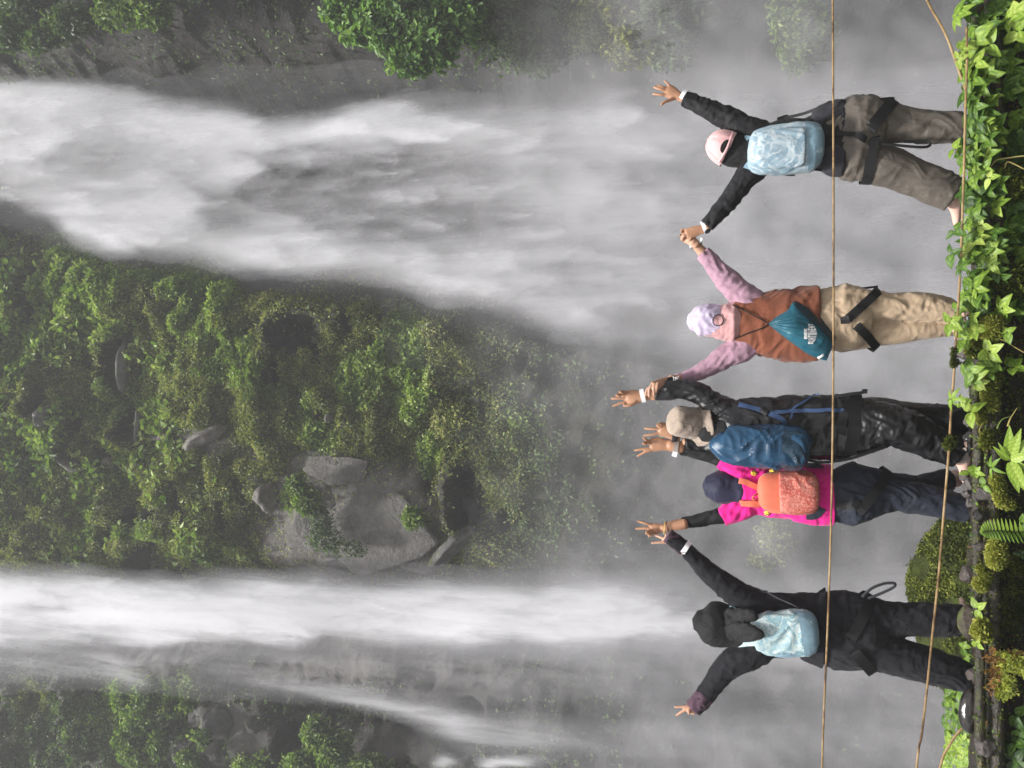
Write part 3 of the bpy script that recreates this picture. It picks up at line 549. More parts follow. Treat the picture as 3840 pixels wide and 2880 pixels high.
# ================================================================ tools for bodies and cloth
class Soup:
    def __init__(s): s.V = []; s.F = []
    def add(s, V, F):
        o = len(s.V); s.V += [tuple(v) for v in V]; s.F += [tuple(i + o for i in f) for f in F]
    def mesh(s, name):
        me = bpy.data.meshes.new(name); me.from_pydata(s.V, [], s.F); me.update(); return me
def crom(P, t):
    n = len(P) - 1; x = min(max(t, 0), 1) * n; i = min(int(x), n - 1); u = x - i
    g = lambda k: P[min(max(k, 0), n)]
    a, b, c, d = g(i - 1), g(i), g(i + 1), g(i + 2)
    return .5 * ((2 * b) + (c - a) * u + (2 * a - 5 * b + 4 * c - d) * u * u + (3 * b - a - 3 * c + d) * u * u * u)
def tube(S, P, rx, ry, m=None, n=32, wr=(), ref=Vector((0, 1, 0)), pw=2.0, flat=False):
    """closed tube through points P; rx across the view, ry along ref; wr = folds [(amp, along freq, skew, seed)]"""
    L = sum((P[i + 1] - P[i]).length for i in range(len(P) - 1)); m = m or max(6, int(L / .012))
    C = [crom(P, k / m) for k in range(m + 1)]; V = []; F = []; s = 0
    for k in range(m + 1):
        t = (C[min(k + 1, m)] - C[max(k - 1, 0)]).normalized(); a = t.cross(ref)
        if a.length < .05: a = t.cross(Vector((0, 0, 1)))
        a.normalize(); b = a.cross(t).normalized()
        if k: s += (C[k] - C[k - 1]).length
        x, y = crom(rx, k / m), crom(ry, k / m)
        for j in range(n):
            th = 2 * math.pi * j / n; ct, st = math.cos(th), math.sin(th); d = 0
            for amp, fr, sk, sd in wr:
                v = noise.noise(Vector((ct * 1.3 + sd, st * 1.3 + sk * s * 6, s * fr + sk * ct * .8 + 1.3 * noise.noise(Vector((ct + sd, st, s * 5))))))
                d += amp * (1 - 2.4 * abs(v))
            e = 2 / pw; cx = math.copysign(abs(ct) ** e, ct); cy = math.copysign(abs(st) ** e, st)
            V.append(C[k] + a * (cx * x + ct * d) + b * (cy * y + st * d))
    for k in range(m):
        for j in range(n):
            q = k * n + j; r = k * n + (j + 1) % n; F.append((q, r, r + n, q + n))
    for k, sg in ((0, -1), (m, 1)):
        t = (C[min(k + 1, m)] - C[max(k - 1, 0)]).normalized(); base = k * n
        isf = flat == 'both' or (flat and sg > 0)
        rr = min(crom(rx, k / m), crom(ry, k / m)) * (.1 if isf else .75); V.append(C[k] + t * sg * rr); c = len(V) - 1
        if isf:
            for j in range(n):
                f = (base + j, base + (j + 1) % n, c); F.append(f if sg > 0 else f[::-1])
        else:
            mid = len(V)
            for j in range(n): V.append(C[k] + (V[base + j] - C[k]) * .75 + t * sg * rr * .62)
            for j in range(n):
                j2 = (j + 1) % n; f = (base + j, base + j2, mid + j2, mid + j); F.append(f if sg > 0 else f[::-1])
                f = (mid + j, mid + j2, c); F.append(f if sg > 0 else f[::-1])
    S.add(V, F)
def tpx(S, c, L, D, scale=1.0, ryf=.9, **kw):
    """tube from photo points: L = [(x, y, half width in crop pixels, depth offset)]"""
    k = mpx(c, D); P = [at(c, l[0], l[1], D + (l[3] if len(l) > 3 else 0)) for l in L]
    rx = [l[2] * k * scale for l in L]; ry = [r * (L[i][4] if len(L[i]) > 4 else ryf) for i, r in enumerate(rx)]
    tube(S, P, rx, ry, **kw)
def ellipsoid(S, c, ax, ay, az, M=None, n=24):
    V = []; F = []
    for i in range(n + 1):
        ph = math.pi * i / n
        for j in range(n):
            th = 2 * math.pi * j / n; p = Vector((ax * math.sin(ph) * math.cos(th), ay * math.sin(ph) * math.sin(th), az * math.cos(ph)))
            V.append(Vector(c) + ((M @ p) if M else p))
    for i in range(n):
        for j in range(n): F.append((i * n + j, (i + 1) * n + j, (i + 1) * n + (j + 1) % n, i * n + (j + 1) % n))
    S.add(V, F)
def solid(name, S, parent, mat, voxel=.007, it=4, folds=(), fac=.5):
    """weld overlapping closed tubes into one continuous surface"""
    me = S.mesh(name); o = bpy.data.objects.new(name, me); COL.objects.link(o)
    md = o.modifiers.new('r', 'REMESH'); md.mode = 'VOXEL'; md.voxel_size = voxel; md.adaptivity = 0
    sm = o.modifiers.new('s', 'SMOOTH'); sm.factor = fac; sm.iterations = it
    dg = bpy.context.evaluated_depsgraph_get(); new = bpy.data.meshes.new_from_object(o.evaluated_get(dg))
    bpy.data.objects.remove(o); bpy.data.meshes.remove(me)
    new.name = name
    if folds:
        new.update(); nr = [v.normal.copy() for v in new.vertices]
        for v, q in zip(new.vertices, nr):
            p = v.co; d = 0
            for amp, fu, fw, ang, sd in folds:      # long creases: fu across, fw along, ang = lean of the crease
                ca, sa = math.cos(ang), math.sin(ang); b_ = .25 * noise.noise(Vector((p.x * 7 + sd, p.y * 7, p.z * 7)))
                w_ = Vector(((p.x * ca + p.z * sa + b_ * .35) * fu + sd, p.y * fu * .5, (p.z * ca - p.x * sa) * fw))
                pres = min(1, max(0, .5 + 1.6 * noise.noise(Vector((p.x * 5, p.y * 5 + sd, p.z * 5)))))
                d += amp * pres * (.36 - abs(noise.noise(w_)) ** .8) * 2.2
            v.co = p + q * d
    for pl in new.polygons: pl.use_smooth = True
    new.materials.clear(); new.materials.append(mat)
    return link(name, new, parent)
def bvh_of(*objs):
    V = []; F = []
    for o in objs:
        b = len(V); V += [v.co.copy() for v in o.data.vertices]; F += [tuple(i + b for i in p.vertices) for p in o.data.polygons]
    return BVHTree.FromPolygons(V, F)
def resample(P, step):
    out = []; n = len(P)
    L = sum((P[i + 1] - P[i]).length for i in range(n - 1)); m = max(2, int(L / step))
    return [crom(P, k / m) for k in range(m + 1)]
def ribbon(S, P, N, width, th=.0013):
    """flat strap along P lying on normals N"""
    V = []; F = []; m = len(P)
    for k in range(m):
        t = (P[min(k + 1, m - 1)] - P[max(k - 1, 0)]).normalized(); s = t.cross(N[k]).normalized(); n = s.cross(t)
        w_ = width[k] if isinstance(width, list) else width
        for a, b in ((-1, -1), (1, -1), (1, 1), (-1, 1)): V.append(P[k] + s * (a * w_ * .5) + n * (b * th))
        if k:
            for j in range(4): F.append(((k - 1) * 4 + j, (k - 1) * 4 + (j + 1) % 4, k * 4 + (j + 1) % 4, k * 4 + j))
    F.append((3, 2, 1, 0)); e = (m - 1) * 4; F.append((e, e + 1, e + 2, e + 3)); S.add(V, F)
def strap_on(S, bvh, c, pts, wpx, D, lift=.005):
    """a strap lying on the clothes along photo points"""
    Q = resample([Vector((p[0], p[1], 0)) for p in pts], 8); P = []; N = []; d0 = None
    for q in Q:
        d = (at(c, q.x, q.y, D) - CAM).normalized(); h = bvh.ray_cast(CAM, d)
        if h[0] is not None and abs(h[0].y - D) < .5: P.append(h[0] + h[1] * (lift + .003)); N.append(h[1]); d0 = h[0].y
        else: P.append(at(c, q.x, q.y, d0 or D - .08)); N.append(Vector((0, -1, 0)))
    for _ in range(3):
        P = [P[0]] + [(P[i - 1] + P[i] * 2 + P[i + 1]) / 4 for i in range(1, len(P) - 1)] + [P[-1]]
        N = [N[0]] + [(N[i - 1] + N[i] + N[i + 1]).normalized() for i in range(1, len(N) - 1)] + [N[-1]]
    ribbon(S, P, N, wpx * mpx(c, D))
def strap_ring(S, bvh, c, p0, p1, wpx, D, lift=.005, ryf=.9, off=0):
    """a strap round a limb whose visible ends are two photo points"""
    a = at(c, *p0, D + off); b = at(c, *p1, D + off); o = (a + b) / 2; e1 = (b - a) / 2; e2 = Vector((0, e1.length * ryf, 0)); ax = e1.cross(e2).normalized()
    P = []; N = []
    for k in range(49):
        th = 2 * math.pi * k / 48; d = e1 * math.cos(th) + e2 * math.sin(th); R_ = d.length; d.normalize()
        h = bvh.ray_cast(o, d, R_ * 1.7); r = (h[0] - o).length if h[0] is not None else R_
        P.append(o + d * (r + lift + .008)); N.append(d)
    for _ in range(2): P = [(P[i - 1 if i else 47] + P[i] * 2 + P[(i + 1) if i < 48 else 1]) / 4 for i in range(49)]
    ribbon(S, P, N, wpx * mpx(c, D))
def free_strap(S, c, pts, wpx, D, nrm=Vector((0, -1, 0)), tw=0):
    P = resample([at(c, p[0], p[1], D + (p[2] if len(p) > 2 else 0)) for p in pts], .01)
    N = [Matrix.Rotation(tw * k / len(P), 3, 'Z') @ nrm for k in range(len(P))]; ribbon(S, P, N, wpx * mpx(c, D))
def cord(S, c, pts, r, D):
    P = resample([at(c, p[0], p[1], D + (p[2] if len(p) > 2 else 0)) for p in pts], .012); tube(S, P, [r] * len(P), [r] * len(P), m=len(P) * 2, n=8)
def part(name, S, parent, mat, smooth=True, bevel=0):
    me = S.mesh(name); smooth = smooth and name not in ('harness', 'shoulder_strap', 'waist_strap', 'webbing', 'wristband', 'paper_tag', 'sandal_strap')
    for p in me.polygons: p.use_smooth = smooth
    return link(name, me, parent, mat)
# ---------------------------------------------------------------- cloth, skin
def fabric(name, col, rough=.85, var=.18, weave=260, fold=.0, spec=.2, sheen=.15, wet=None, fscale=14):
    a = NT(name); v = a.coord(); n1 = a.noise(v, 6, 5, .6)
    lo = tuple(x * (1 - var) for x in col); hi = tuple(min(1, x * (1 + var)) for x in col)
    cc = a.ramp(n1, [(.3, lo), (.7, hi)])
    h = a.math('ADD', a.math('MULTIPLY', a.noise(v, weave, 2), .12), a.math('MULTIPLY', a.noise(a.coord('Object', (1, 1, .55)), fscale, 4, .55, .8), fold))
    b = a.bsdf(cc, rough, a.bump(h, .55, .02), spec); b.inputs['Sheen Weight'].default_value = sheen; b.inputs['Sheen Roughness'].default_value = .5
    if wet:
        f = a.ramp(a.noise(v, 4, 4), [(.4, (rough,) * 3), (.6, (wet,) * 3)]); a.l(f, b.inputs['Roughness'])
    return a.m
def floral(name, base, light, mid, scale=11):
    a = NT(name); v = a.coord(); n1 = a.noise(v, scale, 2, .45, 2.0); n2 = a.noise(v, scale * 1.7, 2, .45, 2.6); n3 = a.noise(v, scale * .6, 2, .5, 1.0)
    c1 = a.mix(a.ramp(n1, [(.47, (0,) * 3), (.50, (1,) * 3), (.585, (1,) * 3), (.61, (0,) * 3)]), base, light)
    c2 = a.mix(a.ramp(n2, [(.55, (0,) * 3), (.57, (.75,) * 3)]), c1, mid); c3 = a.mix(a.ramp(n3, [(.35, (.35,) * 3), (.6, (0,) * 3)]), c2, light)
    h = a.math('ADD', a.math('MULTIPLY', a.noise(v, 220, 2), .1), a.math('MULTIPLY', a.noise(v, 12, 4, .6, 1.0), .25))
    b = a.bsdf(c3, .6, a.bump(h, .5, .02), .3); return a.m
def skin(name, c1, c2):
    a = NT(name); v = a.coord(); cc = a.ramp(a.noise(v, 16, 5), [(.3, c1), (.7, c2)])
    b = a.bsdf(cc, .5, a.bump(a.noise(v, 90, 4), .25, .004), .35); b.inputs['Subsurface Weight'].default_value = .0
    return a.m
SKIN = skin('skin', (.33, .165, .095), (.47, .26, .16)); SKIN2 = skin('fair_skin', (.42, .23, .15), (.55, .33, .235)); FOOT = skin('foot_skin', (.60, .38, .31), (.72, .50, .42))
BLACKJ = fabric('black_jersey', (.010, .010, .012), .7, .3, 260, .9, .25, .03); BLACKP = fabric('black_trouser_cloth', (.013, .013, .016), .8, .3, 240, 1.0, .15, .05)
NYLON = fabric('wet_black_nylon', (.008, .008, .010), .36, .3, 300, 1.6, .5, .0, wet=.2, fscale=9); JACK = fabric('black_jacket_cloth', (.010, .010, .013), .78, .3, 260, 1.0, .15, .05)
KHAKI = fabric('grey_brown_trouser_cloth', (.098, .084, .070), .65, .25, 240, 1.0, .3, .05, wet=.48); TAN = fabric('tan_trouser_cloth', (.40, .30, .205), .8, .12, 240, 1.0)
LILAC = fabric('lilac_sleeve_cloth', (.34, .205, .265), .8, .1, 240, .9); BROWN = fabric('brown_vest_cloth', (.165, .052, .026), .8, .15, 240, 1.0)
HATL = fabric('lilac_hat_cloth', (.48, .41, .55), .8, .08, 240, 1.4); HIJP = fabric('pale_pink_scarf_cloth', (.48, .265, .27), .8, .1, 240, 1.0)
BEIGE = fabric('beige_hat_cloth', (.30, .24, .195), .85, .30, 260, 1.6); PINKCAP = fabric('pink_cap_cloth', (.66, .385, .39), .85, .10, 260, 1.1); NAVY = fabric('navy_scarf_cloth', (.014, .015, .040), .65, .25, 260, 1.2, .3, .08)
NAVYP = fabric('navy_trouser_cloth', (.015, .019, .031), .65, .25, 240, 1.0, .3, .03); HOT = fabric('hot_pink_shirt_cloth', (.68, .012, .235), .7, .08, 260, .7); SCARFB = fabric('black_scarf_cloth', (.008, .008, .009), .75, .3, 240, 1.0, .25, .03)
WEB = fabric('black_webbing', (.007, .007, .008), .6, .2, 500, .1, .3, .02); CHAR = fabric('charcoal_cloth', (.026, .026, .032), .7, .25, 240, 1.0, .25, .03); DBLUE = fabric('blue_webbing', (.035, .07, .16), .6, .2, 500, .1)
TEALBAG = fabric('teal_bag_nylon', (.010, .085, .125), .38, .25, 300, 1.0, .5, .0); TEALDK = fabric('dark_teal_nylon', (.008, .03, .045), .4, .25, 300, 1.0, .5, 0)
RAINC = fabric('wet_blue_rain_cover', (.010, .048, .100), .34, .35, 300, .6, .5, .0, wet=.2, fscale=10); RAINC2 = fabric('dark_blue_rain_cover', (.012, .035, .06), .34, .3, 300, 1.4, .5, 0)
ORANGE = fabric('orange_pack_cloth', (.62, .15, .085), .6, .06, 300, .3); SALMON = floral('salmon_print_cloth', (.46, .095, .07), (.60, .25, .20), (.30, .05, .045), 22)
PBLUE = floral('pale_blue_floral_cloth', (.205, .30, .37), (.42, .49, .53), (.27, .375, .44), 9); PBLUE2 = floral('pale_blue_leaf_cloth', (.21, .35, .41), (.47, .55, .55), (.33, .44, .42), 12); PLAINB = fabric('plain_pale_blue_cloth', (.19, .30, .37), .5, .12, 300, .7, .35, .1)
WHITE = fabric('white_paper_band', (.80, .80, .82), .5, .03, 300, 0, .4, 0); MAROON = fabric('maroon_cuff_cloth', (.06, .03, .048), .7, .3, 260, 1.0); METAL = fabric('steel_watch', (.45, .44, .42), .3, .1, 300, 0, .6, 0); GOLD = fabric('gold_bangle', (.75, .52, .16), .3, .1, 300, 0, .6, 0)
DARK = fabric('dark_opening', (.006, .006, .006), .9, .1, 200, 0); PRINT = fabric('white_print', (.80, .80, .80), .6, .04, 300, 0); ZIP = fabric('zip_tape', (.08, .12, .16), .6, .1, 400, 0); TAUPE = fabric('taupe_band', (.26, .22, .20), .6, .1, 300, 0)
# ---------------------------------------------------------------- body under the clothes
def finger(S, c, pts, r, D, offs=None):
    offs = offs or [0] * len(pts); P = [at(c, p[0], p[1], D + o) for p, o in zip(pts, offs)]
    n = len(P); rr = [r * (1.08 - .30 * i / (n - 1)) for i in range(n)]; tube(S, P, rr, rr, n=12, m=16)
def palm(S, c, L, D, ryf=.42): tpx(S, c, L, D, ryf=ryf, n=20)
def head(S, c, x, y, rpx, D, tilt=0.0):
    """skull, face and ears looking at the falls"""
    o = at(c, x, y, D + .025); k = rpx * .80 * mpx(c, D); M = Matrix.Rotation(tilt, 3, 'Y')
    ellipsoid(S, o, k, k * 1.18, k * 1.28, M)
    def e(p, ax, ay, az): ellipsoid(S, o + M @ (Vector(p) * k), ax * k, ay * k, az * k, M, 12)
    e((0, .62, -.72), .62, .62, .62); e((0, 1.02, -1.12), .25, .2, .2)             # jaw, chin
    e((0, 1.26, -.28), .13, .2, .3); e((0, 1.14, -.72), .3, .12, .07); e((0, 1.12, -.84), .26, .12, .07)   # nose, lips
    e((0, 1.05, .18), .55, .16, .09)                                                  # brow
    for s in (-1, 1): e((s * .99, .05, -.12), .1, .26, .36); e((s * .38, 1.06, -.02), .17, .08, .09); e((s * .5, .9, -.35), .3, .22, .22)
def foot(S, c, x, y, D, dx=0.0, dy=1.0, L=.235, h=.055):
    a = at(c, x, y, D); d = Vector((dx, dy, 0)).normalized(); z0 = a.z
    heel = a - d * .045; P = [heel + Vector((0, 0, .0)), a + d * .03 + Vector((0, 0, .005)), a + d * (L * .55) - Vector((0, 0, h * .35)), a + d * (L * .85) - Vector((0, 0, h * .55))]
    tube(S, P, [.032, .036, .040, .036], [h * .75, h * .85, h * .5, h * .3], n=18, m=24, ref=Vector((0, 0, 1)))
    s = d.cross(Vector((0, 0, 1)))
    for i in range(5):
        q = a + d * (L * (.88 - .018 * i)) + s * (.034 - .017 * i) * (1 if dx >= 0 else -1) - Vector((0, 0, h * .6)); r = .0125 if i == 0 else .0085
        tube(S, [q - d * .02, q + d * .012, q + d * .022], [r] * 3, [r] * 3, n=10, m=6)
def ankle(S, c, p0, p1, D, r=.034, off=0):
    tube(S, [at(c, *p0, D + off), at(c, *p1, D + off)], [r * 1.1, r], [r * 1.1, r], n=16, m=10)
def bodyskin(name, parent, mat, S):
    o = solid(name, S, parent, mat, .0042, 3); o.data.materials.append(FOOT)
    for pl in o.data.polygons:
        if pl.center.z < .13: pl.material_index = 1
    return o
# ---------------------------------------------------------------- packs
def pack(c, L, D, thick, pw=2.7, wr=(), S=None, **kw):
    S = S or Soup(); k = mpx(c, D); P = [at(c, l[0], l[1], D) for l in L]; rx = [l[2] * k for l in L]; mx_ = max(rx)
    ry = [thick * min(1, (r / mx_) ** .7) for r in rx]; kw['flat'] = 'both'; tube(S, P, rx, ry, m=70, n=56, pw=pw, wr=wr, **kw); return S
def W(amp, fr=14, sk=.6, sd=0): return (amp, fr, sk, sd)
def person(label, loc): return thing('person', label, 'person', loc)
def backpack(label, loc): return thing('backpack', label, 'backpack', loc)

# ================================================================ person A: pink cap, pale blue floral pack
D = 4.85; c = 'C1'
A = person('person in a pink cap and grey-brown trousers with one open hand high', at(c, 2065, 580, D))
A_torso = [(770, 515, 112), (850, 505, 138), (950, 492, 150), (1050, 478, 152), (1150, 462, 150), (1240, 450, 175), (1330, 440, 198)]
A_arm_r = [(870, 445, 74), (800, 405, 72), (730, 375, 68), (660, 338, 64), (580, 300, 57), (500, 262, 50), (420, 226, 43), (352, 197, 36)]
A_arm_l = [(880, 570, 74), (810, 610, 70), (740, 672, 64), (680, 752, 56), (610, 845, 50), (548, 915, 44), (495, 980, 37)]
A_leg_r = [(1380, 335, 140), (1500, 338, 127), (1600, 347, 112), (1700, 356, 96), (1800, 368, 90), (1900, 372, 86), (2000, 372, 84), (2058, 370, 82)]
A_leg_l = [(1380, 552, 138), (1480, 578, 118), (1600, 615, 112), (1700, 655, 103), (1800, 697, 98), (1900, 735, 98), (1960, 762, 93), (2008, 785, 88)]
S = Soup()
head(S, c, 612, 508, 82, D, .15); tpx(S, c, [(640, 512, 50), (800, 515, 60)], D); tpx(S, c, A_torso, D, .78, .68); tpx(S, c, A_arm_r, D, .66); tpx(S, c, A_arm_l, D, .66); tpx(S, c, A_leg_r, D, .62); tpx(S, c, A_leg_l, D, .62)
z = 'Z4'
palm(S, z, [(1180, 870, 120), (1060, 815, 125), (930, 735, 160), (800, 680, 185), (740, 660, 170)], D)
finger(S, z, [(860, 560), (770, 470), (670, 385)], .0082, D, [0, -.01, -.005]); finger(S, z, [(760, 610), (620, 560), (490, 512)], .009, D, [0, -.012, -.006])
finger(S, z, [(760, 680), (560, 625), (385, 565)], .0093, D, [0, -.014, -.008]); finger(S, z, [(760, 770), (560, 775), (355, 752)], .0090, D, [0, -.01, 0]); finger(S, z, [(960, 870), (800, 930), (670, 985), (588, 1050)], .0105, D, [0, -.015, -.025, -.03])
z = 'Z5'
palm(S, z, [(1560, 440, 180), (1350, 470, 200), (1080, 560, 240), (850, 650, 250)], D + .02)
for p in ([(900, 560), (740, 480), (655, 440)], [(850, 620), (680, 560), (590, 520)], [(820, 720), (640, 690), (545, 690)]): finger(S, z, p, .0088, D, [.035, .045, .02])
foot(S, c, 2052, 392, D, -.15, 1); foot(S, c, 2030, 775, D + .01, -.55, .6)
bodyskin('body', A, SKIN, S)
S = Soup(); tpx(S, c, [(1215, 455, 165), (1300, 448, 205), (1380, 441, 240), (1440, 442, 245), (1485, 448, 225)], D, 1, .62, wr=[W(0.0087, 9)])
tpx(S, c, A_leg_r, D, 1, .88, wr=[W(.005, 6, .8, 2)], flat=True); tpx(S, c, A_leg_l, D, 1, .88, wr=[W(.005, 6, -.8, 7)], flat=True)
A_tr = solid('trousers', S, A, KHAKI, .0065, 2, [(.0075, 15, 2.4, .5, 2.0), (.006, 17, 2.6, -.6, 5.0), (.0025, 60, 12, 1.3, 8.0)])
S = Soup(); tpx(S, c, A_torso, D, 1, .68, wr=[W(0.0087, 10, .4, 1)], flat=True); tpx(S, c, A_arm_r, D, 1, .9, wr=[W(0.0072, 18, .7, 3), W(0.0043, 34, .2, 8)], flat=True); tpx(S, c, A_arm_l, D, 1, .9, wr=[W(0.0072, 18, -.7, 5), W(0.0043, 34, .2, 1)], flat=True)
tpx(S, c, [(735, 515, 90), (790, 515, 118)], D, 1, .8)
A_sh = solid('shirt', S, A, BLACKJ, .0065, 2, [(.006, 22, 6, 1.2, 1.0), (.004, 40, 9, .7, 4.0)])
S = Soup(); tpx(S, c, [(620, 506, 84), (650, 515, 90), (690, 522, 91), (735, 525, 92), (775, 520, 110)], D, 1, .95, wr=[W(0.0058, 14, .5, 4)]); solid('headscarf', S, A, SCARFB, .0065, 2, [(.004, 26, 6, .9, 2.0)])
# cap
S = Soup(); o = at(c, 622, 508, D + .0); k = mpx(c, D); up = (at(c, 505, 450, D - .02) - o).normalized(); sd = (at(c, 655, 405, D) - at(c, 560, 592, D)).normalized(); fw = sd.cross(up).normalized()
if fw.y < 0: fw = -fw
V = []; F = []; nu, nv = 40, 16
for i in range(nv + 1):
    ph = math.pi / 2 * i / nv
    for j in range(nu):
        th = 2 * math.pi * j / nu; p = o + (sd * math.cos(th) * 104 * k + fw * math.sin(th) * 112 * k) * math.cos(ph) ** .85 + up * (132 * k * math.sin(ph))
        V.append(p + up * .0015 * math.cos(6 * th) * math.cos(ph))
for i in range(nv):
    for j in range(nu): F.append((i * nu + j, i * nu + (j + 1) % nu, (i + 1) * nu + (j + 1) % nu, (i + 1) * nu + j))
S.add(V, F); cap = part('cap', S, A, PINKCAP)
S = Soup(); 
for a_ in range(6):
    th = 2 * math.pi * a_ / 6 + .5; Q = []
    for q in range(13):
        ph = math.pi / 2 * q / 12; Q.append(o + (sd * math.cos(th) * 104 * k + fw * math.sin(th) * 112 * k) * math.cos(ph) ** .85 * 1.008 + up * (132.6 * k * math.sin(ph)))
    tube(S, Q, [.0012] * 13, [.0012] * 13, m=24, n=5)
part('cap_seams', S, cap, PINKCAP); S = Soup(); ellipsoid(S, o + up * (133 * k), .007, .007, .005); part('cap_button', S, cap, PINKCAP)
S = Soup(); V = []; F = []
for i in range(9):
    for j in range(17):
        th = math.pi * (.14 + .72 * j / 16); rr = 1 + .62 * (i / 8) * math.sin((th - math.pi * .14) / .72) ** .6
        V.append(o + sd * math.cos(th) * 104 * k * (1 + .05 * i / 8) + fw * math.sin(th) * 112 * k * rr - up * .012 * (i / 8))
for i in range(8):
    for j in range(16): F.append((i * 17 + j, i * 17 + j + 1, (i + 1) * 17 + j + 1, (i + 1) * 17 + j))
S.add(V, F); part('brim', S, cap, PINKCAP)
bv = bvh_of(cap)
S = Soup(); strap_on(S, bv, c, [(652, 408), (640, 440), (618, 500), (590, 548), (568, 585)], 13, D, .006); part('cap_strap', S, cap, PINKCAP)
S = Soup()
V = []; F = []; nn = 24
for i in range(5):
    for j in range(nn):
        th = 2 * math.pi * j / nn; r = i / 4 + .001; q = (606 + 34 * r * math.cos(th) * .75 - 17 * r * math.sin(th), 490 + 40 * r * math.sin(th) + 6 * r * math.cos(th))
        d = (at(c, *q, D) - CAM).normalized(); h = bv.ray_cast(CAM, d); V.append((h[0] + h[1] * .003) if h[0] is not None else at(c, *q, D - .1))
for i in range(4):
    for j in range(nn): F.append((i * nn + j, i * nn + (j + 1) % nn, (i + 1) * nn + (j + 1) % nn, (i + 1) * nn + j))
S.add(V, F); part('cap_opening', S, cap, DARK)
bv = bvh_of(A_tr, A_sh)
S = Soup(); strap_ring(S, bv, c, (1640, 215), (1450, 452), 62, D); strap_ring(S, bv, c, (1500, 448), (1470, 692), 56, D); strap_on(S, bv, c, [(1190, 410), (1300, 411), (1425, 420)], 26, D)
free_strap(S, c, [(1500, 232, -.05), (1560, 214, -.08), (1650, 203, -.07)], 46, D, tw=.6); strap_on(S, bv, c, [(1420, 415), (1440, 436), (1462, 458)], 40, D, .009); part('harness', S, A, WEB)
S = Soup(); cord(S, c, [(1490, 462, -.11), (1600, 476, -.12), (1760, 492, -.11), (1830, 494, -.10), (1862, 484, -.09), (1858, 466, -.085), (1830, 461, -.08), (1700, 461, -.08)], .0075, D); part('harness_loop', S, A, WEB)
S = Soup(); tpx(S, c, [(1150, 320, 40), (1200, 305, 66), (1280, 295, 84), (1340, 288, 78), (1365, 285, 40)], D - .06, 1, .45, pw=3); solid('hip_pouch', S, A, CHAR, .007, 2, [(.006, 20, 7, .7, 4.0)])
S = Soup(); tpx(S, c, [(1190, 540, 80), (1260, 545, 118), (1335, 545, 118)], D - .05, 1, .62, flat=True); solid('jacket_hem', S, A, CHAR, .007, 2, [(.006, 18, 5, .3, 9.0)])
S = Soup(); z = 'Z4'; free_strap(S, z, [(1130, 880, -.022), (1190, 760, -.036), (1255, 660, -.03), (1300, 585, -.01)], 105, D); part('wristband', S, A, WHITE)
S = Soup(); strap_ring(S, bv, 'Z5', (1500, 240), (1620, 560), 150, D, 0, 1.0); part('wristband', S, A, WHITE)
S = Soup(); tpx(S, 'Z5', [(1600, 600, 40), (1700, 520, 90), (1820, 440, 40)], D - .03, 1, .3); part('watch', S, A, WEB)
# pack
Dp = D - .155; P_A = backpack('pale blue floral backpack worn by the person in the pink cap', at(c, 990, 505, Dp))
k_ = [(748, 520, 60), (775, 520, 108), (840, 520, 130), (950, 512, 141), (1080, 498, 142), (1150, 490, 130), (1192, 488, 98), (1206, 487, 55)]
P_Ab = link('pack_body', pack(c, k_, Dp, .10, 2.7, [W(0.0058, 8, .3, 3)]).mesh('pack_body'), P_A, PBLUE)
P_Ap = link('base_panel', pack(c, [(1098, 497, 143.5), (1150, 490, 133), (1190, 488, 103), (1209, 487, 60)], Dp - .001, .104, 2.7, flat=True).mesh('base_panel'), P_A, PLAINB)
link('front_pocket', pack(c, [(800, 512, 60), (830, 512, 98), (900, 508, 112), (1000, 500, 114), (1080, 494, 108), (1096, 493, 80)], Dp - .085, .034, 3, [W(0.0043, 10, .4, 8)]).mesh('front_pocket'), P_A, PBLUE)
link('side_pocket', pack(c, [(905, 615, 14), (960, 616, 30), (1030, 602, 28), (1060, 592, 12)], Dp - .03, .05, 2.2, [W(0.0058, 14, .5, 3)]).mesh('side_pocket'), P_A, PLAINB)
bp = bvh_of(*[o for o in P_A.children])
S = Soup(); strap_on(S, bp, c, [(805, 425), (880, 398), (980, 378), (1090, 372)], 9, D, .004); part('zip', S, P_A, ZIP); S = Soup(); strap_on(S, bp, c, [(880, 440), (880, 500), (860, 560), (870, 610)], 7, D, .004); part('zip', S, P_A, ZIP); S = Soup(); strap_on(S, bp, c, [(1100, 360), (1102, 430), (1100, 500), (1096, 570), (1088, 628)], 7, D, .004); part('zip', S, P_A, ZIP)
S = Soup(); bs = bvh_of(A_sh); strap_on(S, bs, c, [(720, 448), (748, 452), (790, 470)], 44, D, .008); part('shoulder_strap', S, P_A, PLAINB); S = Soup(); strap_on(S, bs, c, [(742, 632), (765, 600), (800, 585)], 50, D, .008); part('shoulder_strap', S, P_A, PLAINB)
S = Soup(); free_strap(S, c, [(925, 322, .1), (985, 302, .04), (955, 318, .0), (1080, 290, -.05), (1180, 255, -.1), (1248, 238, -.1)], 17, D + .02); part('webbing', S, P_A, WEB); S = Soup(); free_strap(S, c, [(940, 640, -.02), (975, 662, -.05), (1035, 664, -.05)], 14, D - .05); part('webbing', S, P_A, WEB); S = Soup(); free_strap(S, c, [(950, 655, -.1), (1040, 634, -.12), (1120, 628, -.13), (1200, 636, -.12)], 15, D + .03); part('webbing', S, P_A, WEB)

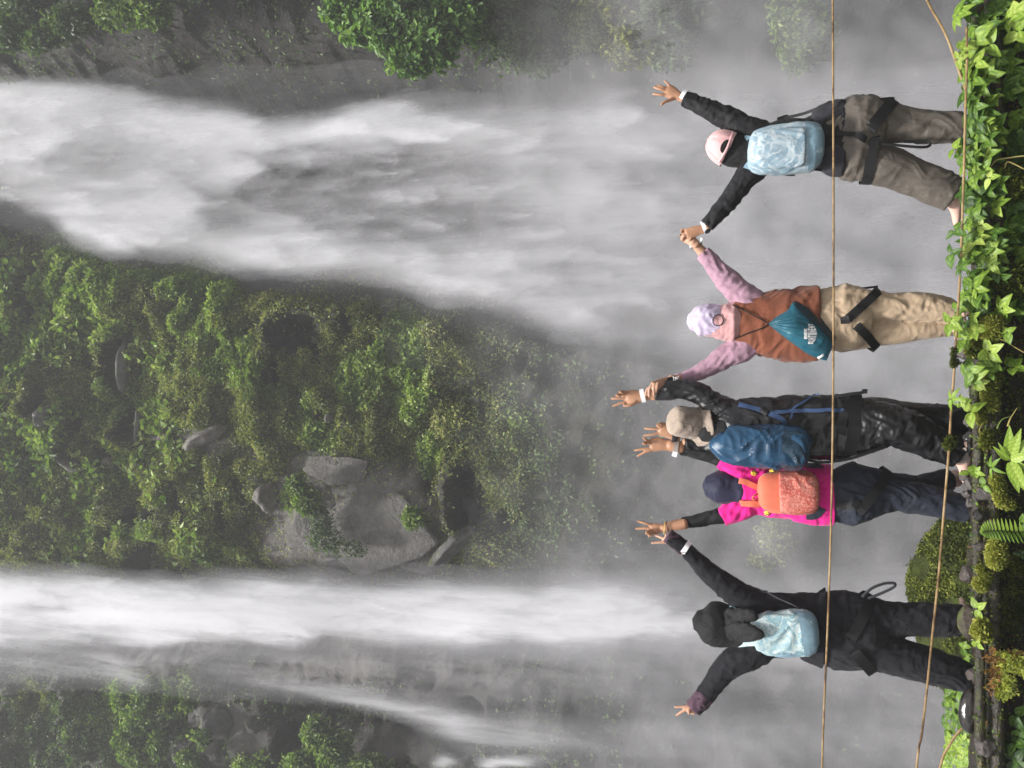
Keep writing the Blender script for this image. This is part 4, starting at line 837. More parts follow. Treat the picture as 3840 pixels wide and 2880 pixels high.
# ================================================================ person B: lilac hat, brown vest
D = 4.95; c = 'C2'
B = person('person in a lilac hat, brown vest and tan trousers, both arms raised', at(c, 2060, 640, D))
B_torso = [(752, 655, 96), (785, 655, 116), (850, 655, 140), (905, 660, 160), (1000, 665, 180), (1100, 667, 196), (1180, 667, 203), (1248, 667, 205)]
B_arm_r = [(910, 590, 66), (865, 540, 72), (820, 500, 72), (760, 448, 66), (700, 385, 52), (640, 312, 42), (588, 256, 34)]
B_arm_l = [(900, 740, 62), (850, 785, 64), (800, 812, 66), (720, 848, 60), (640, 900, 48), (560, 944, 38), (480, 972, 26), (430, 977, 22)]
B_leg_r = [(1380, 552, 108), (1500, 560, 90), (1600, 567, 76), (1700, 565, 70), (1800, 562, 70), (1900, 568, 66), (2000, 588, 56), (2062, 595, 52)]
B_leg_l = [(1380, 712, 106), (1500, 714, 86), (1600, 708, 72), (1700, 702, 66), (1800, 694, 60), (1900, 688, 53), (1970, 681, 48), (2062, 675, 46)]
S = Soup(); head(S, c, 625, 642, 74, D, .12); tpx(S, c, [(660, 650, 48), (790, 655, 58)], D); tpx(S, c, B_torso, D, .7, .65); tpx(S, c, B_arm_r + [(565, 228, 29), (540, 205, 25)], D, .8); tpx(S, c, B_arm_l, D, .62); tpx(S, c, B_leg_r, D, .66); tpx(S, c, B_leg_l, D + .05, .66)
tpx(S, c, [(590, 255, 30), (555, 218, 25), (535, 195, 26)], D)
z = 'Z5'
palm(S, z, [(1260, 1100, 170), (1130, 1000, 180), (950, 860, 215), (760, 770, 215)], D - .05, .5); tpx(S, c, [(590, 257, 30, 0), (552, 214, 25, -.02), (528, 188, 26, -.05)], D)
for p, q in (([(650, 880), (680, 740), (820, 690), (980, 640)], [-.06, -.085, -.085, -.07]), ([(640, 840), (650, 690), (760, 610), (940, 550)], [-.055, -.07, -.075, -.05]), ([(660, 800), (690, 600), (790, 540)], [-.04, -.05, -.03]), ([(900, 900), (1000, 780), (1010, 690)], [-.06, -.085, -.075])): finger(S, z, p, .0095, D, q)
z = 'Z1'   # left hand reaching over the neighbour's wrist
Dc = 4.80
palm(S, z, [(1400, 235, 60, .07), (1280, 270, 80, .05), (1180, 320, 95, .0), (1060, 380, 110, -.045)], Dc, .45); tpx(S, c, [(480, 972, 24, 0), (430, 977, 22, -.04), (405, 975, 21, -.09)], D)
for p in ([(1150, 310), (1128, 400), (1105, 515)], [(1080, 325), (1058, 430), (1062, 565)], [(1005, 365), (965, 470), (970, 600)], [(940, 420), (898, 500), (892, 575)]): finger(S, z, p, .0088, Dc, [-.05, -.062, -.05])
foot(S, c, 2062, 595, D, .1, 1); foot(S, c, 2062, 675, D, -.1, 1)
bodyskin('body', B, SKIN2, S)
S = Soup(); tpx(S, c, [(1225, 650, 150), (1300, 636, 166), (1380, 632, 168), (1450, 634, 164), (1490, 636, 150)], D, 1, .68, wr=[W(0.0072, 10)])
tpx(S, c, B_leg_r, D, 1, .95, wr=[W(.004, 6, .8, 2), W(0.0072, 22, -.9, 5)], flat=True); tpx(S, c, B_leg_l, D + .05, 1, .95, wr=[W(.004, 6, -.8, 7)], flat=True)
B_tr = solid('trousers', S, B, TAN, .0065, 2, [(.0075, 15, 2.4, .5, 2.0), (.006, 17, 2.6, -.6, 5.0), (.0025, 60, 12, 1.3, 8.0)])
S = Soup(); tpx(S, c, B_arm_r, D, 1, .9, wr=[W(0.0087, 17, .8, 3), W(0.0058, 30, .4, 8)], flat=True); tpx(S, c, B_arm_l, D, 1, .9, wr=[W(0.0087, 17, -.8, 5), W(0.0043, 30, .2, 1)], flat=True); tpx(S, c, [(800, 655, 110), (900, 660, 140)], D, 1, .6)
B_sl = solid('sleeves', S, B, LILAC, .0065, 2, [(.005, 24, 6, 1.1, 1.0)])
S = Soup(); tpx(S, c, B_torso, D, 1, .66, wr=[W(0.0087, 8, .4, 1), W(0.0058, 16, .9, 6)], flat=True); B_v = solid('vest', S, B, BROWN, .0065, 2, [(.009, 14, 3.5, .3, 4.0), (.006, 22, 5, 1.0, 8.0)])
S = Soup(); tpx(S, c, [(610, 642, 74), (650, 650, 80), (700, 655, 90), (745, 655, 104), (765, 655, 112)], D, 1, .95, wr=[W(0.0087, 12, .6, 4), W(0.0058, 26, .3, 9)]); B_hj = solid('headscarf', S, B, HIJP, .0065, 2, [(.004, 26, 6, .9, 2.0)])
S = Soup(); tpx(S, c, [(535, 648, 52), (560, 645, 76), (610, 642, 84), (650, 642, 85), (688, 645, 78)], D, 1, 1.05, wr=[W(0.006, 14, .8, 4), W(0.0058, 30, .5, 2)], flat=False); B_ht = solid('hat', S, B, HATL, .006, 2, [(.006, 26, 14, .6, 3.0)])
bv = bvh_of(B_ht, B_hj)
S = Soup(); strap_on(S, bv, c, [(676 + 32 * math.cos(t), 642 + 32 * math.sin(t)) for t in [i * math.pi / 8 for i in range(17)]], 4, D, .003); part('hat_cord', S, B_ht, DARK)
S = Soup(); V = []; F = []
for i in range(4):
    for j in range(20):
        t = 2 * math.pi * j / 20; r = 27 * i / 3 + .01; q = (676 + r * math.cos(t), 642 + r * math.sin(t)); d = (at(c, *q, D) - CAM).normalized(); h = bv.ray_cast(CAM, d); V.append(h[0] + h[1] * .004 if h[0] is not None else at(c, *q, D - .1))
for i in range(3):
    for j in range(20): F.append((i * 20 + j, i * 20 + (j + 1) % 20, i * 20 + 20 + (j + 1) % 20, i * 20 + 20 + j))
S.add(V, F); part('hat_opening', S, B_ht, HIJP)
bv = bvh_of(B_tr, B_v)
S = Soup(); strap_ring(S, bv, c, (1588, 476), (1400, 645), 46, D); strap_ring(S, bv, c, (1400, 645), (1578, 797), 46, D + .03, .009); strap_on(S, bv, c, [(1402, 618), (1405, 640), (1402, 662)], 44, D, .008)
free_strap(S, c, [(1310, 457, -.02), (1400, 450, -.03), (1480, 460, -.03), (1590, 449, -.03)], 11, D); part('harness', S, B, WEB)
bv = bvh_of(B.children[0])
S = Soup(); strap_ring(S, bv, 'Z5', (1080, 1140), (1330, 1020), 130, D, .002, 1.0, -.02); part('watch', S, B, METAL)
S = Soup(); free_strap(S, 'Z5', [(1330, 1010, -.04), (1400, 930, -.05), (1450, 800, -.06)], 90, D, tw=.5); part('paper_tag', S, B, WHITE)
S = Soup(); tpx(S, 'Z1', [(1345, 232, 30), (1400, 228, 50), (1470, 226, 40), (1490, 226, 30)], D - .10, 1, .9); solid('wrist_cuff', S, B, WEB, .005, 2)
S = Soup(); cord(S, 'Z1', [(1462, 180, -.14), (1480, 210, -.145), (1470, 255, -.14)], .003, D); cord(S, 'Z1', [(1510, 250, -.14), (1520, 180, -.145), (1545, 240, -.145), (1570, 170, -.14)], .003, D); part('cuff_mark', S, B, PRINT)
# drawstring bag
Dd = D - .17
G = thing('drawstring_bag', 'teal drawstring bag hanging askew on the brown vest, with white print', 'bag', at(c, 1150, 700, Dd))
Lc = [(966, 668), (1020, 715), (1080, 762), (1140, 803), (1200, 842), (1250, 862), (1296, 874)]; Rc = [(963, 660), (1005, 622), (1045, 592), (1082, 562), (1120, 533), (1230, 585), (1350, 745)]
nt_, nb = 48, 60; S = Soup(); V = []; F = []
lv = [Vector((*p, 0)) for p in Lc]; rv = [Vector((*p, 0)) for p in Rc]
def bagpt(t, b, side=1):
    q = crom(lv, t).lerp(crom(rv, t), b); bulge = math.sin(math.pi * min(max(b, 0), 1)) ** .6 * (math.sin(math.pi * (.04 + .93 * t)) ** .55) * .085
    pl = .008 * (1 - t) ** 1.1 * abs(math.sin(b * math.pi * 8.5 + 1.2 * math.sin(b * 9))) * (1 if t > .02 else 0); cr = .010 * noise.noise(Vector((q.x / 70, q.y / 40, 3.3)))
    return at(c, q.x, q.y, Dd + .06 - side * (bulge + (pl + cr) * math.sin(math.pi * b) ** .5) if side > 0 else Dd + .06 + bulge * .4)
for side in (1, -1):
    V = [bagpt(i / nt_, j / nb, side) for i in range(nt_ + 1) for j in range(nb + 1)]
    F = [(i * (nb + 1) + j, i * (nb + 1) + j + 1, (i + 1) * (nb + 1) + j + 1, (i + 1) * (nb + 1) + j) for i in range(nt_) for j in range(nb)]
    S.add(V, [f if side < 0 else f[::-1] for f in F])
bag = part('bag_body', S, G, TEALBAG); bb = bvh_of(bag)
bm_ = bmesh.new(); bm_.from_mesh(bag.data); bmesh.ops.remove_doubles(bm_, verts=bm_.verts, dist=.0004); bmesh.ops.recalc_face_normals(bm_, faces=bm_.faces); bm_.to_mesh(bag.data); bm_.free()
S = Soup(); V = []; F = []     # darker side panel
for i in range(25):
    for j in range(9):
        t = .60 + .395 * i / 24; b = 1 - (.34 - .04 * (i / 24)) * j / 8 * min(1, i / 10 + .02); V.append(bagpt(t, min(b, .999)) + Vector((0, -.004, 0)))
for i in range(24):
    for j in range(8): F.append((i * 9 + j, i * 9 + j + 1, (i + 1) * 9 + j + 1, (i + 1) * 9 + j))
S.add(V, F); part('side_panel', S, G, TEALDK)
S = Soup()     # white block lettering: a short line above a curved longer one
def bz(x, y):   # point on the bag at crop B pixels
    d = (at('B', x, y, Dd) - CAM).normalized(); h = bb.ray_cast(CAM, d); return (h[0] + Vector((0, -.003, 0))) if h[0] is not None else at('B', x, y, Dd - .05)
def bquad(*q): S.add([bz(*p) for p in q], [(0, 1, 2, 3)])
def glyph(y0, y1, x0, x1, kind, fan=0.0):
    """one block letter: reads with up to the left; y0 > y1"""
    f = lambda u, v: (x0 + (x1 - x0) * v + fan * (u - .5) * 0, y0 + (y1 - y0) * u)
    def bar(u0, u1, v0, v1):
        m = 3
        for a in range(m):
            for b in range(m):
                ua, ub = u0 + (u1 - u0) * a / m, u0 + (u1 - u0) * (a + 1) / m; va, vb = v0 + (v1 - v0) * b / m, v0 + (v1 - v0) * (b + 1) / m; bquad(f(ua, va), f(ub, va), f(ub, vb), f(ua, vb))
    w_ = .3
    {'E': lambda: (bar(0, .35, 0, 1), bar(.35, 1, 0, .24), bar(.35, .9, .39, .61), bar(.35, 1, .76, 1)), 'B': lambda: (bar(0, .35, 0, 1), bar(.35, .9, 0, .22), bar(.35, .9, .42, .6), bar(.35, .9, .8, 1), bar(.68, 1, .1, .9)),
     'I': lambda: bar(.1, .9, 0, 1), 'T': lambda: (bar(0, 1, 0, .26), bar(.32, .68, .26, 1)), 'N': lambda: (bar(0, .32, 0, 1), bar(.68, 1, 0, 1), bar(.32, .68, .3, .65)), 'L': lambda: (bar(0, .38, 0, 1), bar(.38, 1, .76, 1)),
     'U': lambda: (bar(0, .32, 0, 1), bar(.68, 1, 0, 1), bar(.32, .68, .76, 1)), 'A': lambda: (bar(0, .32, .15, 1), bar(.68, 1, .15, 1), bar(.1, .9, 0, .24), bar(.32, .68, .5, .7)), 'O': lambda: (bar(0, .32, .08, .92), bar(.68, 1, .08, .92), bar(.15, .85, 0, .24), bar(.15, .85, .76, 1))}[kind]()
for kd, ya, yb in (('B', 945, 868), ('E', 858, 800), ('E', 792, 730)): glyph(ya, yb, 858, 922, kd)
yy = 1050
for i, kd in enumerate('OUNTINENT'):
    wd_ = 44; mid_ = (yy - wd_ / 2 - 838) / 212; xo = 940 + 10 * (1 - mid_ * mid_); gx1 = 1122 - 95 * mid_ * mid_; glyph(yy, yy - wd_ + 6, xo if abs(mid_) > .5 else 934, gx1, kd); yy -= wd_ + 3
part('white_print', S, G, PRINT)
bw = bvh_of(B_v)
S = Soup(); strap_on(S, bw, c, [(762, 558), (830, 590), (900, 628), (965, 662)], 6, D, .006); strap_on(S, bw, c, [(770, 745), (850, 715), (920, 690), (965, 666)], 6, D, .006); part('drawstring', S, G, DARK)
S = Soup(); free_strap(S, c, [(1245, 858, .02), (1262, 852, .02), (1280, 838, .02)], 13, Dd); part('cord_tag', S, G, PRINT)
# ================================================================ person C: beige bucket hat, wet black rain clothes
D = 4.85; c = 'C3'
Cp = person('person in a beige bucket hat and wet black rain clothes, hands in V signs', at(c, 2095, 450, D))
C_torso = [(690, 395, 100), (740, 390, 130), (800, 388, 150), (900, 385, 160), (1000, 385, 168), (1100, 384, 168), (1200, 383, 168), (1290, 385, 170), (1345, 385, 172)]
C_arm_r = [(840, 350, 80), (760, 312, 76), (690, 275, 68), (620, 228, 60), (560, 190, 54), (500, 170, 54), (440, 165, 51), (380, 178, 50), (312, 192, 40)]
C_arm_l = [(800, 480, 70, .02), (740, 490, 62, .06), (640, 480, 56, .10), (560, 470, 48, .10), (485, 468, 36, .08)]
C_leg_l = [(1400, 405, 125, -.01), (1500, 395, 120, -.03), (1600, 375, 112, -.05), (1680, 375, 102, -.06), (1760, 402, 94, -.05), (1850, 440, 88, -.02), (1950, 488, 85, 0), (2020, 522, 72, .01), (2062, 548, 62, .01)]
C_leg_r = [(1420, 330, 110), (1600, 325, 98, .07), (1750, 335, 88, .12), (1900, 347, 88, .16), (2000, 352, 90, .16), (2092, 356, 86, .16)]
S = Soup(); head(S, c, 535, 380, 84, D, .15); tpx(S, c, [(580, 385, 52), (760, 392, 62)], D); tpx(S, c, C_torso, D, .78, .68); tpx(S, c, C_arm_r, D, .66); tpx(S, c, [(l[0], l[1], l[2], l[3]) for l in C_arm_l], D, .66); tpx(S, c, C_leg_l, D, .6); tpx(S, c, C_leg_r, D, .6)
z = 'Z1'; Dh = D - .03
palm(S, z, [(1080, 570, 100), (880, 570, 100), (760, 590, 130), (620, 610, 165), (520, 615, 150)], Dh); tpx(S, c, [(320, 192, 30, 0), (255, 205, 28, -.03)], D)
finger(S, z, [(560, 690), (400, 722), (212, 792)], .0092, Dh, [0, -.01, -.01]); finger(S, z, [(540, 615), (340, 628), (175, 632)], .0095, Dh, [0, -.01, 0]); finger(S, z, [(560, 565), (390, 545), (285, 562), (350, 590)], .0092, Dh, [0, -.02, -.045, -.05]); finger(S, z, [(580, 510), (450, 490), (355, 492), (420, 520)], .0085, Dh, [0, -.02, -.045, -.045]); finger(S, z, [(680, 700), (560, 772), (435, 782)], .0105, Dh, [-.01, -.02, -.02])
Dh = D + .08
palm(S, z, [(1590, 1430, 95), (1460, 1390, 105), (1330, 1310, 135), (1220, 1260, 150)], Dh)
finger(S, z, [(1240, 1330), (1050, 1375), (855, 1400)], .0095, Dh, [0, -.01, -.01]); finger(S, z, [(1230, 1255), (1040, 1265), (872, 1250)], .0095, Dh, [0, -.01, 0]); finger(S, z, [(1280, 1200), (1180, 1160), (1140, 1200), (1210, 1235)], .0098, Dh, [0, -.02, -.035, -.035]); finger(S, z, [(1320, 1190), (1230, 1150), (1190, 1175), (1240, 1210)], .009, Dh, [0, -.01, -.03, -.03]); finger(S, z, [(1340, 1330), (1230, 1330), (1150, 1310)], .0105, Dh, [.02, .03, .02])
foot(S, c, 2085, 520, D, -.7, .6, .25); foot(S, c, 2096, 356, D + .16, .1, 1, .25)
bodyskin('body', Cp, SKIN, S)
S = Soup(); tpx(S, c, [(1230, 385, 160), (1320, 383, 168), (1400, 378, 165), (1470, 368, 152), (1530, 360, 130)], D, 1, .66, wr=[W(0.0087, 9)])
tpx(S, c, C_leg_l, D, 1, .92, wr=[W(.010, 10, .8, 2), W(0.0087, 22, -.9, 5)], flat=True); tpx(S, c, C_leg_r, D, 1, .92, wr=[W(0.005, 10, -.8, 7)], flat=True)
C_tr = solid('rain_trousers', S, Cp, NYLON, .0065, 2, [(.009, 16, 3, .6, 3.0), (.006, 20, 4, -.7, 5.0), (.003, 55, 12, 1.2, 9.0)])
S = Soup(); tpx(S, c, C_torso, D, 1, .7, wr=[W(0.0116, 9, .4, 1)], flat=True); tpx(S, c, C_arm_r, D, 1, .9, wr=[W(.007, 14, .8, 3), W(.003, 28, .3, 8)], flat=True); tpx(S, c, C_arm_l, D, 1, .9, wr=[W(0.0087, 17, -.7, 5)], flat=True)
C_j = solid('rain_jacket', S, Cp, NYLON, .0065, 2, [(.0065, 17, 3, .9, 1.0), (.003, 34, 6, -.4, 6.0)])
S = Soup(); tpx(S, c, [(600, 385, 82), (660, 395, 92), (720, 398, 110)], D, 1, .9); solid('neck_gaiter', S, Cp, SCARFB, .007, 3)
# bucket hat: crown and wide brim
S = Soup(); o1 = at('Z1', 1420, 1085, D - .055); o2 = at('Z1', 2010, 1165, D + .03); ax = (o2 - o1); Lh = ax.length; ax.normalize(); sd = (at('Z1', 1900, 740, D) - at('Z1', 1960, 1400, D)).normalized(); sd = (sd - ax * sd.dot(ax)).normalized(); fw = sd.cross(ax); kz = mpx('Z1', D)
prof = [(0, .05), (.015, 150), (.05, 275), (.13, 320), (.33, 332), (.6, 335), (.82, 334), (.835, 331), (.85, 340), (.93, 388), (1.02, 436), (1.12, 476), (1.125, 470), (1.02, 425), (.88, 330)]
V = []; F = []; nn = 56
for i, (t, r) in enumerate(prof):
    for j in range(nn):
        th = 2 * math.pi * j / nn; w_ = 1 + .05 * noise.noise(Vector((math.cos(th) * 1.4, math.sin(th) * 1.4, t * 5))) ; wz = .012 * max(0, t - .8) * 5 * math.sin(2 * th + .6)
        V.append(o1 + ax * (Lh * t + wz) + (sd * math.cos(th) + fw * math.sin(th) * 1.12) * (r * kz * w_ * .93))
for i in range(len(prof) - 1):
    for j in range(nn): F.append((i * nn + j, i * nn + (j + 1) % nn, (i + 1) * nn + (j + 1) % nn, (i + 1) * nn + j))
S.add(V, F); me = S.mesh('bucket_hat'); bm_ = bmesh.new(); bm_.from_mesh(me); bmesh.ops.subdivide_edges(bm_, edges=bm_.edges, cuts=2, use_grid_fill=True, smooth=.6); bmesh.ops.recalc_face_normals(bm_, faces=bm_.faces)
for v in bm_.verts:
    p = v.co * 17; v.co += (v.co - (o1 + ax * (v.co - o1).dot(ax))).normalized() * (.012 * (.3 - abs(noise.noise(Vector((p.x, p.y, p.z * .5 + p.x * .5))))) + .004 * noise.noise(p * 2.3))
bm_.to_mesh(me); bm_.free()
for p in me.polygons: p.use_smooth = True
C_hat = link('bucket_hat', me, Cp, BEIGE); bv = bvh_of(C_hat)
S = Soup(); strap_on(S, bv, 'Z1', [(1880, 1255), (1935, 1225), (1980, 1245), (1960, 1262)], 12, D, .004); strap_on(S, bv, 'Z1', [(1800, 1160), (1830, 1230), (1835, 1290)], 14, D, .003); part('hat_toggle', S, C_hat, TAUPE)
bv = bvh_of(C_tr, C_j)
S = Soup(); strap_ring(S, bv, c, (1455, 225), (1420, 470), 60, D); strap_on(S, bv, c, [(1470, 215), (1400, 300), (1380, 420)], 50, D); free_strap(S, c, [(1330, 212, -.05), (1420, 196, -.06), (1500, 186, -.06), (1528, 180, -.05)], 16, D); free_strap(S, c, [(1500, 180, -.07), (1518, 178, -.07), (1530, 180, -.07)], 24, D)
free_strap(S, c, [(1190, 572, -.09), (1260, 585, -.1), (1340, 580, -.1), (1440, 562, -.1), (1560, 522, -.1), (1635, 497, -.09)], 15, D); part('harness', S, Cp, WEB)
bv = bvh_of(Cp.children[0])
S = Soup(); strap_ring(S, bv, 'Z1', (800, 430), (858, 678), 88, D - .03, .003, .75); part('wristband', S, Cp, WHITE)
S = Soup(); strap_ring(S, bv, 'Z1', (1505, 1345), (1490, 1480), 95, D + .08, .004, .9); part('watch_strap', S, Cp, WEB)
S = Soup(); tpx(S, 'Z1', [(1450, 1420, 40), (1480, 1425, 62), (1540, 1430, 62), (1560, 1432, 40)], D + .045, 1, .3, pw=4); part('watch', S, Cp, WEB)
S = Soup()
for p0, p1, wd_ in (((2060, 500), (2070, 580), 34), ((2078, 500), (2100, 575), 26)): strap_on(S, bv, c, [p0, p1], wd_, D, .006)
part('sandal_strap', S, Cp, TAUPE)
S = Soup(); a = at(c, 2100, 520, D); tube(S, [a + Vector((.04, -.06, 0)), a + Vector((0, 0, 0)), a + Vector((-.11, .12, -.0))], [.03, .042, .04], [.014, .016, .014], n=20, m=20, ref=Vector((0, 0, 1))); part('sandal_sole', S, Cp, WEB)
Dp = D - .165; P_C = backpack('dark blue backpack with a wet shiny cover, worn under the beige bucket hat', at(c, 930, 490, Dp))
k_ = [(664, 432, 26), (685, 455, 74), (740, 476, 98), (820, 488, 110), (900, 493, 114), (1000, 496, 119), (1100, 499, 117), (1165, 503, 100), (1194, 506, 60)]
link('pack_body', pack(c, k_, Dp, .115, 2.5, [W(.010, 8, .5, 3), W(.004, 20, .7, 9)]).mesh('pack_body'), P_C, RAINC)
link('lower_panel', pack(c, [(1030, 492, 116), (1080, 498, 120), (1150, 502, 108), (1192, 505, 72), (1200, 506, 40)], Dp - .003, .118, 2.5, [W(0.0087, 10, .4, 5)], flat=True).mesh('lower_panel'), P_C, RAINC2)
bp = bvh_of(*[o for o in P_C.children]); S = Soup(); strap_on(S, bp, c, [(800, 400), (870, 430), (940, 440), (1040, 440), (1140, 436)], 9, Dp, .004); part('zip', S, P_C, WEB)
S = Soup(); strap_on(S, bp, c, [(905, 395), (900, 460), (912, 530), (905, 595)], 8, Dp, .004); part('seam', S, P_C, RAINC2); S = Soup(); strap_on(S, bp, c, [(1015, 388), (1000, 450), (1005, 540), (1000, 606)], 14, Dp, .004); part('compression_strap', S, P_C, RAINC2)
S = Soup(); cord(S, c, [(690, 440, -.02), (662, 452, -.05), (655, 470, -.05), (672, 482, -.04), (695, 478, -.02)], .007, Dp); part('grab_loop', S, P_C, RAINC)
S = Soup(); bs = bvh_of(C_j); strap_on(S, bs, c, [(795, 258), (860, 275), (960, 305), (1030, 335), (1060, 365)], 26, D, .007); part('shoulder_strap', S, P_C, DBLUE); S = Soup(); strap_on(S, bs, c, [(985, 305), (1080, 297), (1180, 290), (1290, 289), (1395, 288)], 19, D, .010); part('shoulder_strap', S, P_C, DBLUE); S = Soup(); strap_on(S, bs, c, [(1250, 195), (1170, 240), (1110, 280), (1090, 335)], 11, D, .008); part('shoulder_strap', S, P_C, DBLUE)
S = Soup(); strap_on(S, bs, c, [(925, 285), (945, 300), (965, 312)], 34, D, .012); part('buckle', S, P_C, WEB)

# ================================================================ person D: navy headscarf, hot pink shirt
D = 4.97; c = 'C3'
Dq = person('person in a hot pink shirt and navy headscarf, one foot lifted behind', at(c, 2110, 800, D))
D_torso = [(775, 725, 92), (810, 725, 118), (880, 735, 130), (980, 745, 140), (1100, 752, 148), (1200, 765, 162), (1280, 772, 162), (1328, 772, 161)]
D_arm_r = [(830, 655, 62), (780, 615, 62), (720, 575, 54), (640, 547, 46), (560, 526, 42), (462, 506, 36)]
D_arm_l = [(840, 830, 60), (780, 855, 58), (700, 888, 48), (640, 903, 42), (560, 918, 38), (468, 934, 34)]
D_leg_l = [(1430, 805, 130), (1550, 786, 102), (1650, 774, 83), (1750, 781, 78), (1850, 796, 76), (1950, 818, 74), (2050, 846, 66), (2112, 864, 60)]
D_leg_r = [(1430, 690, 100), (1580, 712, 84, .02), (1720, 730, 68, .08), (1800, 722, 58, .14), (1900, 704, 56, .2), (1995, 682, 58, .25)]
S = Soup(); head(S, c, 700, 728, 80, D, -.05); tpx(S, c, [(740, 728, 50), (820, 728, 60)], D); tpx(S, c, D_torso, D, .78, .66); tpx(S, c, D_arm_r + [(400, 496, 33), (350, 492, 32)], D, .78); tpx(S, c, D_arm_l + [(420, 946, 36), (372, 958, 31)], D, .78); tpx(S, c, D_leg_l, D, .62); tpx(S, c, D_leg_r, D, .66)
z = 'Z1'; Dh = D - .02
tpx(S, z, [(1640, 1640, 125), (1480, 1610, 110), (1400, 1600, 105)], Dh); palm(S, z, [(1500, 1610, 105), (1330, 1590, 115), (1180, 1580, 145), (1020, 1590, 150)], Dh)
finger(S, z, [(1050, 1660), (850, 1680), (660, 1710)], .0092, Dh, [0, -.01, -.005]); finger(S, z, [(1080, 1690), (900, 1740), (716, 1832)], .0092, Dh, [0, -.01, -.005]); finger(S, z, [(1060, 1540), (920, 1500), (838, 1440)], .0088, Dh, [0, -.02, -.03]); finger(S, z, [(1060, 1590), (920, 1550), (838, 1560), (900, 1590)], .0092, Dh, [0, -.025, -.045, -.045]); finger(S, z, [(1250, 1530), (1110, 1500), (1000, 1480)], .0105, Dh, [.01, .02, .02])
z = 'Z3'; tpx(S, z, [(1620, 330, 150), (1350, 385, 122), (1100, 440, 105), (1000, 450, 105)], Dh)
palm(S, z, [(1120, 440, 105), (960, 450, 120), (800, 460, 160), (690, 470, 150)], Dh)
finger(S, z, [(730, 370), (520, 310), (308, 252)], .0092, Dh, [0, -.01, -.005]); finger(S, z, [(700, 450), (470, 450), (258, 462)], .0095, Dh, [0, -.005, 0]); finger(S, z, [(740, 520), (600, 535), (540, 585), (620, 600)], .0095, Dh, [0, -.03, -.045, -.045]); finger(S, z, [(800, 570), (680, 600), (608, 660), (690, 650)], .0088, Dh, [0, -.025, -.04, -.04]); finger(S, z, [(880, 430), (760, 420), (680, 430)], .0105, Dh, [.02, .035, .03])
foot(S, c, 2112, 862, D, .1, 1); tube(S, [at(c, 1985, 684, D + .24), at(c, 2035, 690, D + .28), at(c, 2030, 650, D + .36)], [.036, .04, .03], [.036, .034, .025], n=16)
bodyskin('body', Dq, SKIN, S)
S = Soup(); tpx(S, c, [(1290, 775, 126), (1340, 777, 142), (1430, 772, 160), (1500, 765, 140)], D, 1, .68, wr=[W(0.0072, 9)]); tpx(S, c, D_leg_l, D, 1, .95, wr=[W(0.005, 10, .8, 2), W(0.0058, 20, -.9, 5)], flat=True); tpx(S, c, D_leg_r, D, 1, .95, wr=[W(0.005, 12, -.8, 7)], flat=True)
D_tr = solid('trousers', S, Dq, NAVYP, .0065, 2, [(.0075, 15, 2.4, .5, 2.0), (.006, 17, 2.6, -.6, 5.0), (.0025, 60, 12, 1.3, 8.0)])
S = Soup(); tpx(S, c, D_arm_r, D, .93, .9, wr=[W(0.0043, 20, .6, 3)], flat=True); tpx(S, c, D_arm_l, D, .93, .9, wr=[W(0.0043, 20, .6, 8)], flat=True); solid('undersleeves', S, Dq, BLACKJ, .0065, 2, [(.004, 26, 7, 1.1, 2.0)])
S = Soup(); tpx(S, c, D_torso, D, 1, .68, wr=[W(0.0087, 9, .4, 1)], flat=True); tpx(S, c, [(850, 670, 66), (785, 622, 66), (735, 585, 58), (692, 562, 50)], D, 1.03, .95, wr=[W(0.0101, 16, .8, 3)], flat=True); tpx(S, c, [(850, 815, 66), (785, 850, 64), (735, 874, 54), (697, 890, 48)], D, 1.03, .95, wr=[W(0.0101, 16, -.8, 6)], flat=True)
D_s = solid('shirt', S, Dq, HOT, .0065, 2, [(.006, 22, 6, 1.2, 1.0), (.004, 40, 9, .7, 4.0)])
S = Soup(); tpx(S, c, [(640, 722, 72), (680, 724, 90), (730, 728, 90), (770, 728, 88), (812, 730, 92), (850, 735, 82)], D, 1, .98, wr=[W(0.0058, 14, .6, 4)]); solid('headscarf', S, Dq, NAVY, .0065, 2, [(.004, 26, 6, .9, 2.0)])
bv = bvh_of(D_tr, D_s)
S = Soup(); strap_ring(S, bv, c, (1615, 668), (1462, 850), 50, D); strap_on(S, bv, c, [(1350, 835), (1420, 832), (1465, 828)], 44, D); strap_on(S, bv, c, [(1450, 812), (1468, 830), (1478, 842)], 40, D, .009); part('harness', S, Dq, WEB)
S = Soup(); strap_on(S, bv, c, [(1175, 610), (1230, 612), (1262, 612)], 40, D, .008); part('waist_strap', S, Dq, NAVYP); S = Soup(); strap_on(S, bv, c, [(1180, 880), (1225, 880), (1262, 840)], 60, D, .006); part('waist_strap', S, Dq, NAVYP)
bv = bvh_of(Dq.children[0])
S = Soup(); strap_ring(S, bv, 'Z1', (1545, 1520), (1520, 1690), 95, D - .02, .003, .9); part('wristband', S, Dq, TAUPE)
S = Soup(); free_strap(S, 'Z2', [(960, 40, -.045), (945, 110, -.05), (925, 180, -.05)], 100, D); part('paper_tag', S, Dq, WHITE)
S = Soup(); strap_ring(S, bv, 'Z3', (1060, 320), (1045, 560), 26, D - .02, .004, .9); part('bangle', S, Dq, GOLD)
S = Soup(); strap_ring(S, bv, 'Z3', (1112, 310), (1160, 545), 22, D - .02, .003, .9); part('bracelet', S, Dq, MAROON)
bs = bvh_of(D_s); YEL = fabric('yellow_print', (.72, .58, .05), .6, .1, 300, 0)
